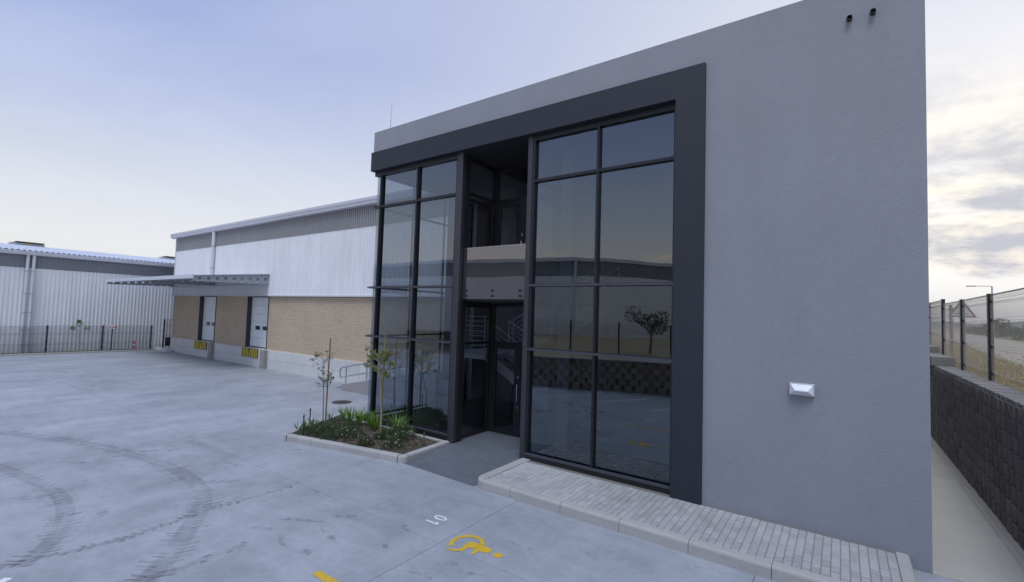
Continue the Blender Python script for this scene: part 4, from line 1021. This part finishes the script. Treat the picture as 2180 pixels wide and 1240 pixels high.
def scatter(m, c, r, n, ls):
    for k in range(n):
        v = rv(); v /= max(v.length, .35); q = Vector(c)+Vector((v.x*r[0], v.y*r[1], v.z*r[2]))*random.uniform(.55,1.05); leafquad(m, q, v+rv(), ls*random.uniform(.6,1.3), ls*.6)
bt = thing('bushy_tree', 'rounded dark bushy tree on the skyline beside the street lamp', 'tree', (18,95,1.8))
m = MB(); m.tube([(18.3,95,1.8),(18.3,95,3.6)], [.2,.12], 6); m.build('trunk', M['bark'], bt)
m = MB()
for c in ((18.3,95,3.7),(17.5,95,3.4),(19.2,95,3.3),(18.6,94.5,4.1)): scatter(m, c, (.75,.75,.55), 160, .28)
m.build('crown', M['hedge'], bt, fix=False)
hg = MB()
for k in range(7000):
    t = random.random()**1.5; y = 30+t*140; x = ex(y)+6.2+abs(random.gauss(0,.9)); h = (1.25+.35*math.sin(y*.45)+.2*math.sin(y*1.3))*random.random()**.5; leafquad(hg, Vector((x, y, 1.9+h)), rv(), .30, .18)
tag(hg.build('hedge', M['hedge'], fix=False), 'long dark scrub hedge on the far side of the road', 'hedge', kind='stuff')
wd_ = MB()
for k in range(2600):
    y = random.uniform(9.5,45); x = 2.95+random.random()**1.3*(ex(y)-3.1); c = Vector((x,y,1.91)); dens = .5+.5*math.sin(x*3.1)*math.sin(y*1.1+x)
    if random.random() > dens+.25: continue
    hh = random.uniform(.05,.30)*(1 if dens < .6 else 1.5)
    for j in range(4): leafquad(wd_, c+Vector((random.uniform(-.12,.12),random.uniform(-.12,.12),random.uniform(0,hh))), rv()+Vector((0,0,.8)), random.uniform(.06,.15), .03)
tag(wd_.build('weeds', M['weed'], fix=False), 'straggling green weeds between the fence and the road', 'weeds', kind='stuff')

# ------------------------------------------------------------------ behind the camera (seen mirrored in the glass)
bank_pts = [(-15.6,-.6),(-11.7,-1.5),(-5.9,-3.05),(0,-4.6),(2.69,-5.35),(2.69,-39.9),(-34,-39.9),(-22,-12)]
m = MB(); m.prism([(x,y,-.2) for x, y in bank_pts], (0,0,1.50)); tag(m.build('bank', M['verge']), kind='structure')
bwall = thing('retaining_wall', 'low tan rounded-block retaining wall along the slanted parking bays', 'retaining wall', (-6,-3,0))
bm1 = block_mesh('retaining_block', M['block_tan'], .44, .26, .30, .10, .02)
wpts = [Vector(p) for p in ((-15.5,-.45),(-11.7,-1.40),(-5.9,-2.95),(0,-4.5),(2.1,-5.05))]
for r in range(5):
    s = (r % 2)*.22
    for a, b in zip(wpts, wpts[1:]):
        ln = (b-a).length; d = (b-a)/ln; n = Vector((-d.y, d.x)); 
        while s < ln:
            p = a+d*s; o = link('retaining_block', bm1, bwall, Vector((p.x-n.x*r*.02, p.y-n.y*r*.02, r*.26))); o.rotation_euler = (0,0,math.atan2(-n.y,-n.x)); s += .46
        s -= ln
m = MB()
for a, b in zip(wpts, wpts[1:]): m.bar((a.x,a.y-.1,1.33),(b.x,b.y-.1,1.33),.4,.06)
m.build('coping', M['kerb'], bwall)
op = thing('warehouse', 'white ribbed warehouse with dark upper band behind the tan block wall, mirrored in the glass', 'building', (-22,-22,1.3))
def wallseg(a, b, z0, zb, zt, core=True):
    a, b = Vector(a), Vector(b); d = (b-a).normalized(); n = Vector((-d.y, d.x)); ln = (b-a).length
    for nm, mt, y0, y1, off in (('cladding', M['white'], z0, zb, 0), ('translucent_sheet', M['sheet_dark2'], zb-.05, zt, .012)):
        m = MB(); k = int(ln/.24); prof = []
        for i in range(k):
            s = i*ln/k; p = ln/k; prof += [(s,0),(s+p*.5,0),(s+p*.62,.05),(s+p*.88,.05)]
        vs_ = []
        for s, o in prof:
            q = a+d*s+n*(o+off)
            for z in (y0, y1): vs_.append((q.x, q.y, z))
        m.add(vs_, [(2*i,2*i+2,2*i+3,2*i+1) for i in range(len(prof)-1)]); m.build(nm, mt, op, fix=False)
    m = MB(); m.bar((a.x+n.x*.15,a.y+n.y*.15,zt+.12),(b.x+n.x*.15,b.y+n.y*.15,zt+.12),.34,.32); m.build('gutter', M['gutter'], op)
C0 = (-19.3,-20)
wallseg((-44,-17.5), C0, 1.2, 6.9, 8.2); wallseg(C0, (-9.0,-36), 1.2, 6.9, 8.2)
m = MB(); m.tube([(-19.2,-19.75,8.2),(-19.2,-19.75,1.2)], .12, 10); m.build('downpipe', M['gutter'], op)
m = MB(); m.prism([(-44,-17.7,8.3),(-19.4,-20.2,8.3),(-9.2,-36,8.3),(-30,-50,9.8),(-50,-40,9.8)], (0,0,.06)); m.build('roof', M['roof'], op)
m = MB(); m.prism([(-43.9,-17.9,1.2),(-19.5,-20.3,1.2),(-9.4,-36,1.2),(-30,-49,1.2),(-49,-40,1.2)], (0,0,7.05)); m.build('core', M['white'], op)
rf = thing('mesh_fence', 'black mesh fence on the bank above the tan block wall', 'fence', (-8,-6,1.3))
fp = [Vector((-17.5+2.6*k, -5.0-.62*k)) for k in range(8)]
for p in fp: m = MB(); m.tube([(p.x,p.y,1.2),(p.x,p.y,2.95)], .05, 8); m.build('post', M['post'], rf)
for a, b in zip(fp, fp[1:]): m = MB(); mesh_panel(m, (a.x,a.y,0),(b.x,b.y,0),1.4,2.9,.03,.005,folds=(.3,.7),nrm=(0,1,0)); m.build('mesh_panel', M['wire'], rf)
rt = thing('round_tree', 'small round-crowned tree on the bank above the tan block wall', 'tree', (-8.5,-8,1.3))
m = MB(); m.tube([(-8.6,-8.6,1.25),(-8.55,-8.6,2.3),(-8.6,-8.6,3.0)], [.09,.07,.04], 8)
for a in range(7): m.tube([(-8.55,-8.6,2.3),(-8.55+.7*math.cos(a),-8.6+.7*math.sin(a),3.2)], [.03,.012], 5)
m.build('trunk', M['bark'], rt)
m = MB()
for k in range(14): scatter(m, (-8.6+random.uniform(-.9,.9),-8.6+random.uniform(-.9,.9),3.0+random.uniform(-.35,.7)), (.42,.42,.34), 90, .12)
m.build('crown', M['hedge'], rt, fix=False)

# ------------------------------------------------------------------ HAZE: the air itself
hm = bpy.data.materials.new('evening_haze'); hm.use_nodes = True; t = hm.node_tree; t.nodes.remove(t.nodes['Principled BSDF'])
pv = t.nodes.new('ShaderNodeVolumePrincipled'); pv.inputs['Color'].default_value = (.80,.86,.95,1); pv.inputs['Density'].default_value = .00030; pv.inputs['Anisotropy'].default_value = .2
t.links.new(pv.outputs[0], t.nodes['Material Output'].inputs['Volume'])
m = MB(); m.box(-3100, 3100, -3100, 3100, -3.0, 70); hz_o = m.build('haze', hm); tag(hz_o, kind='stuff')
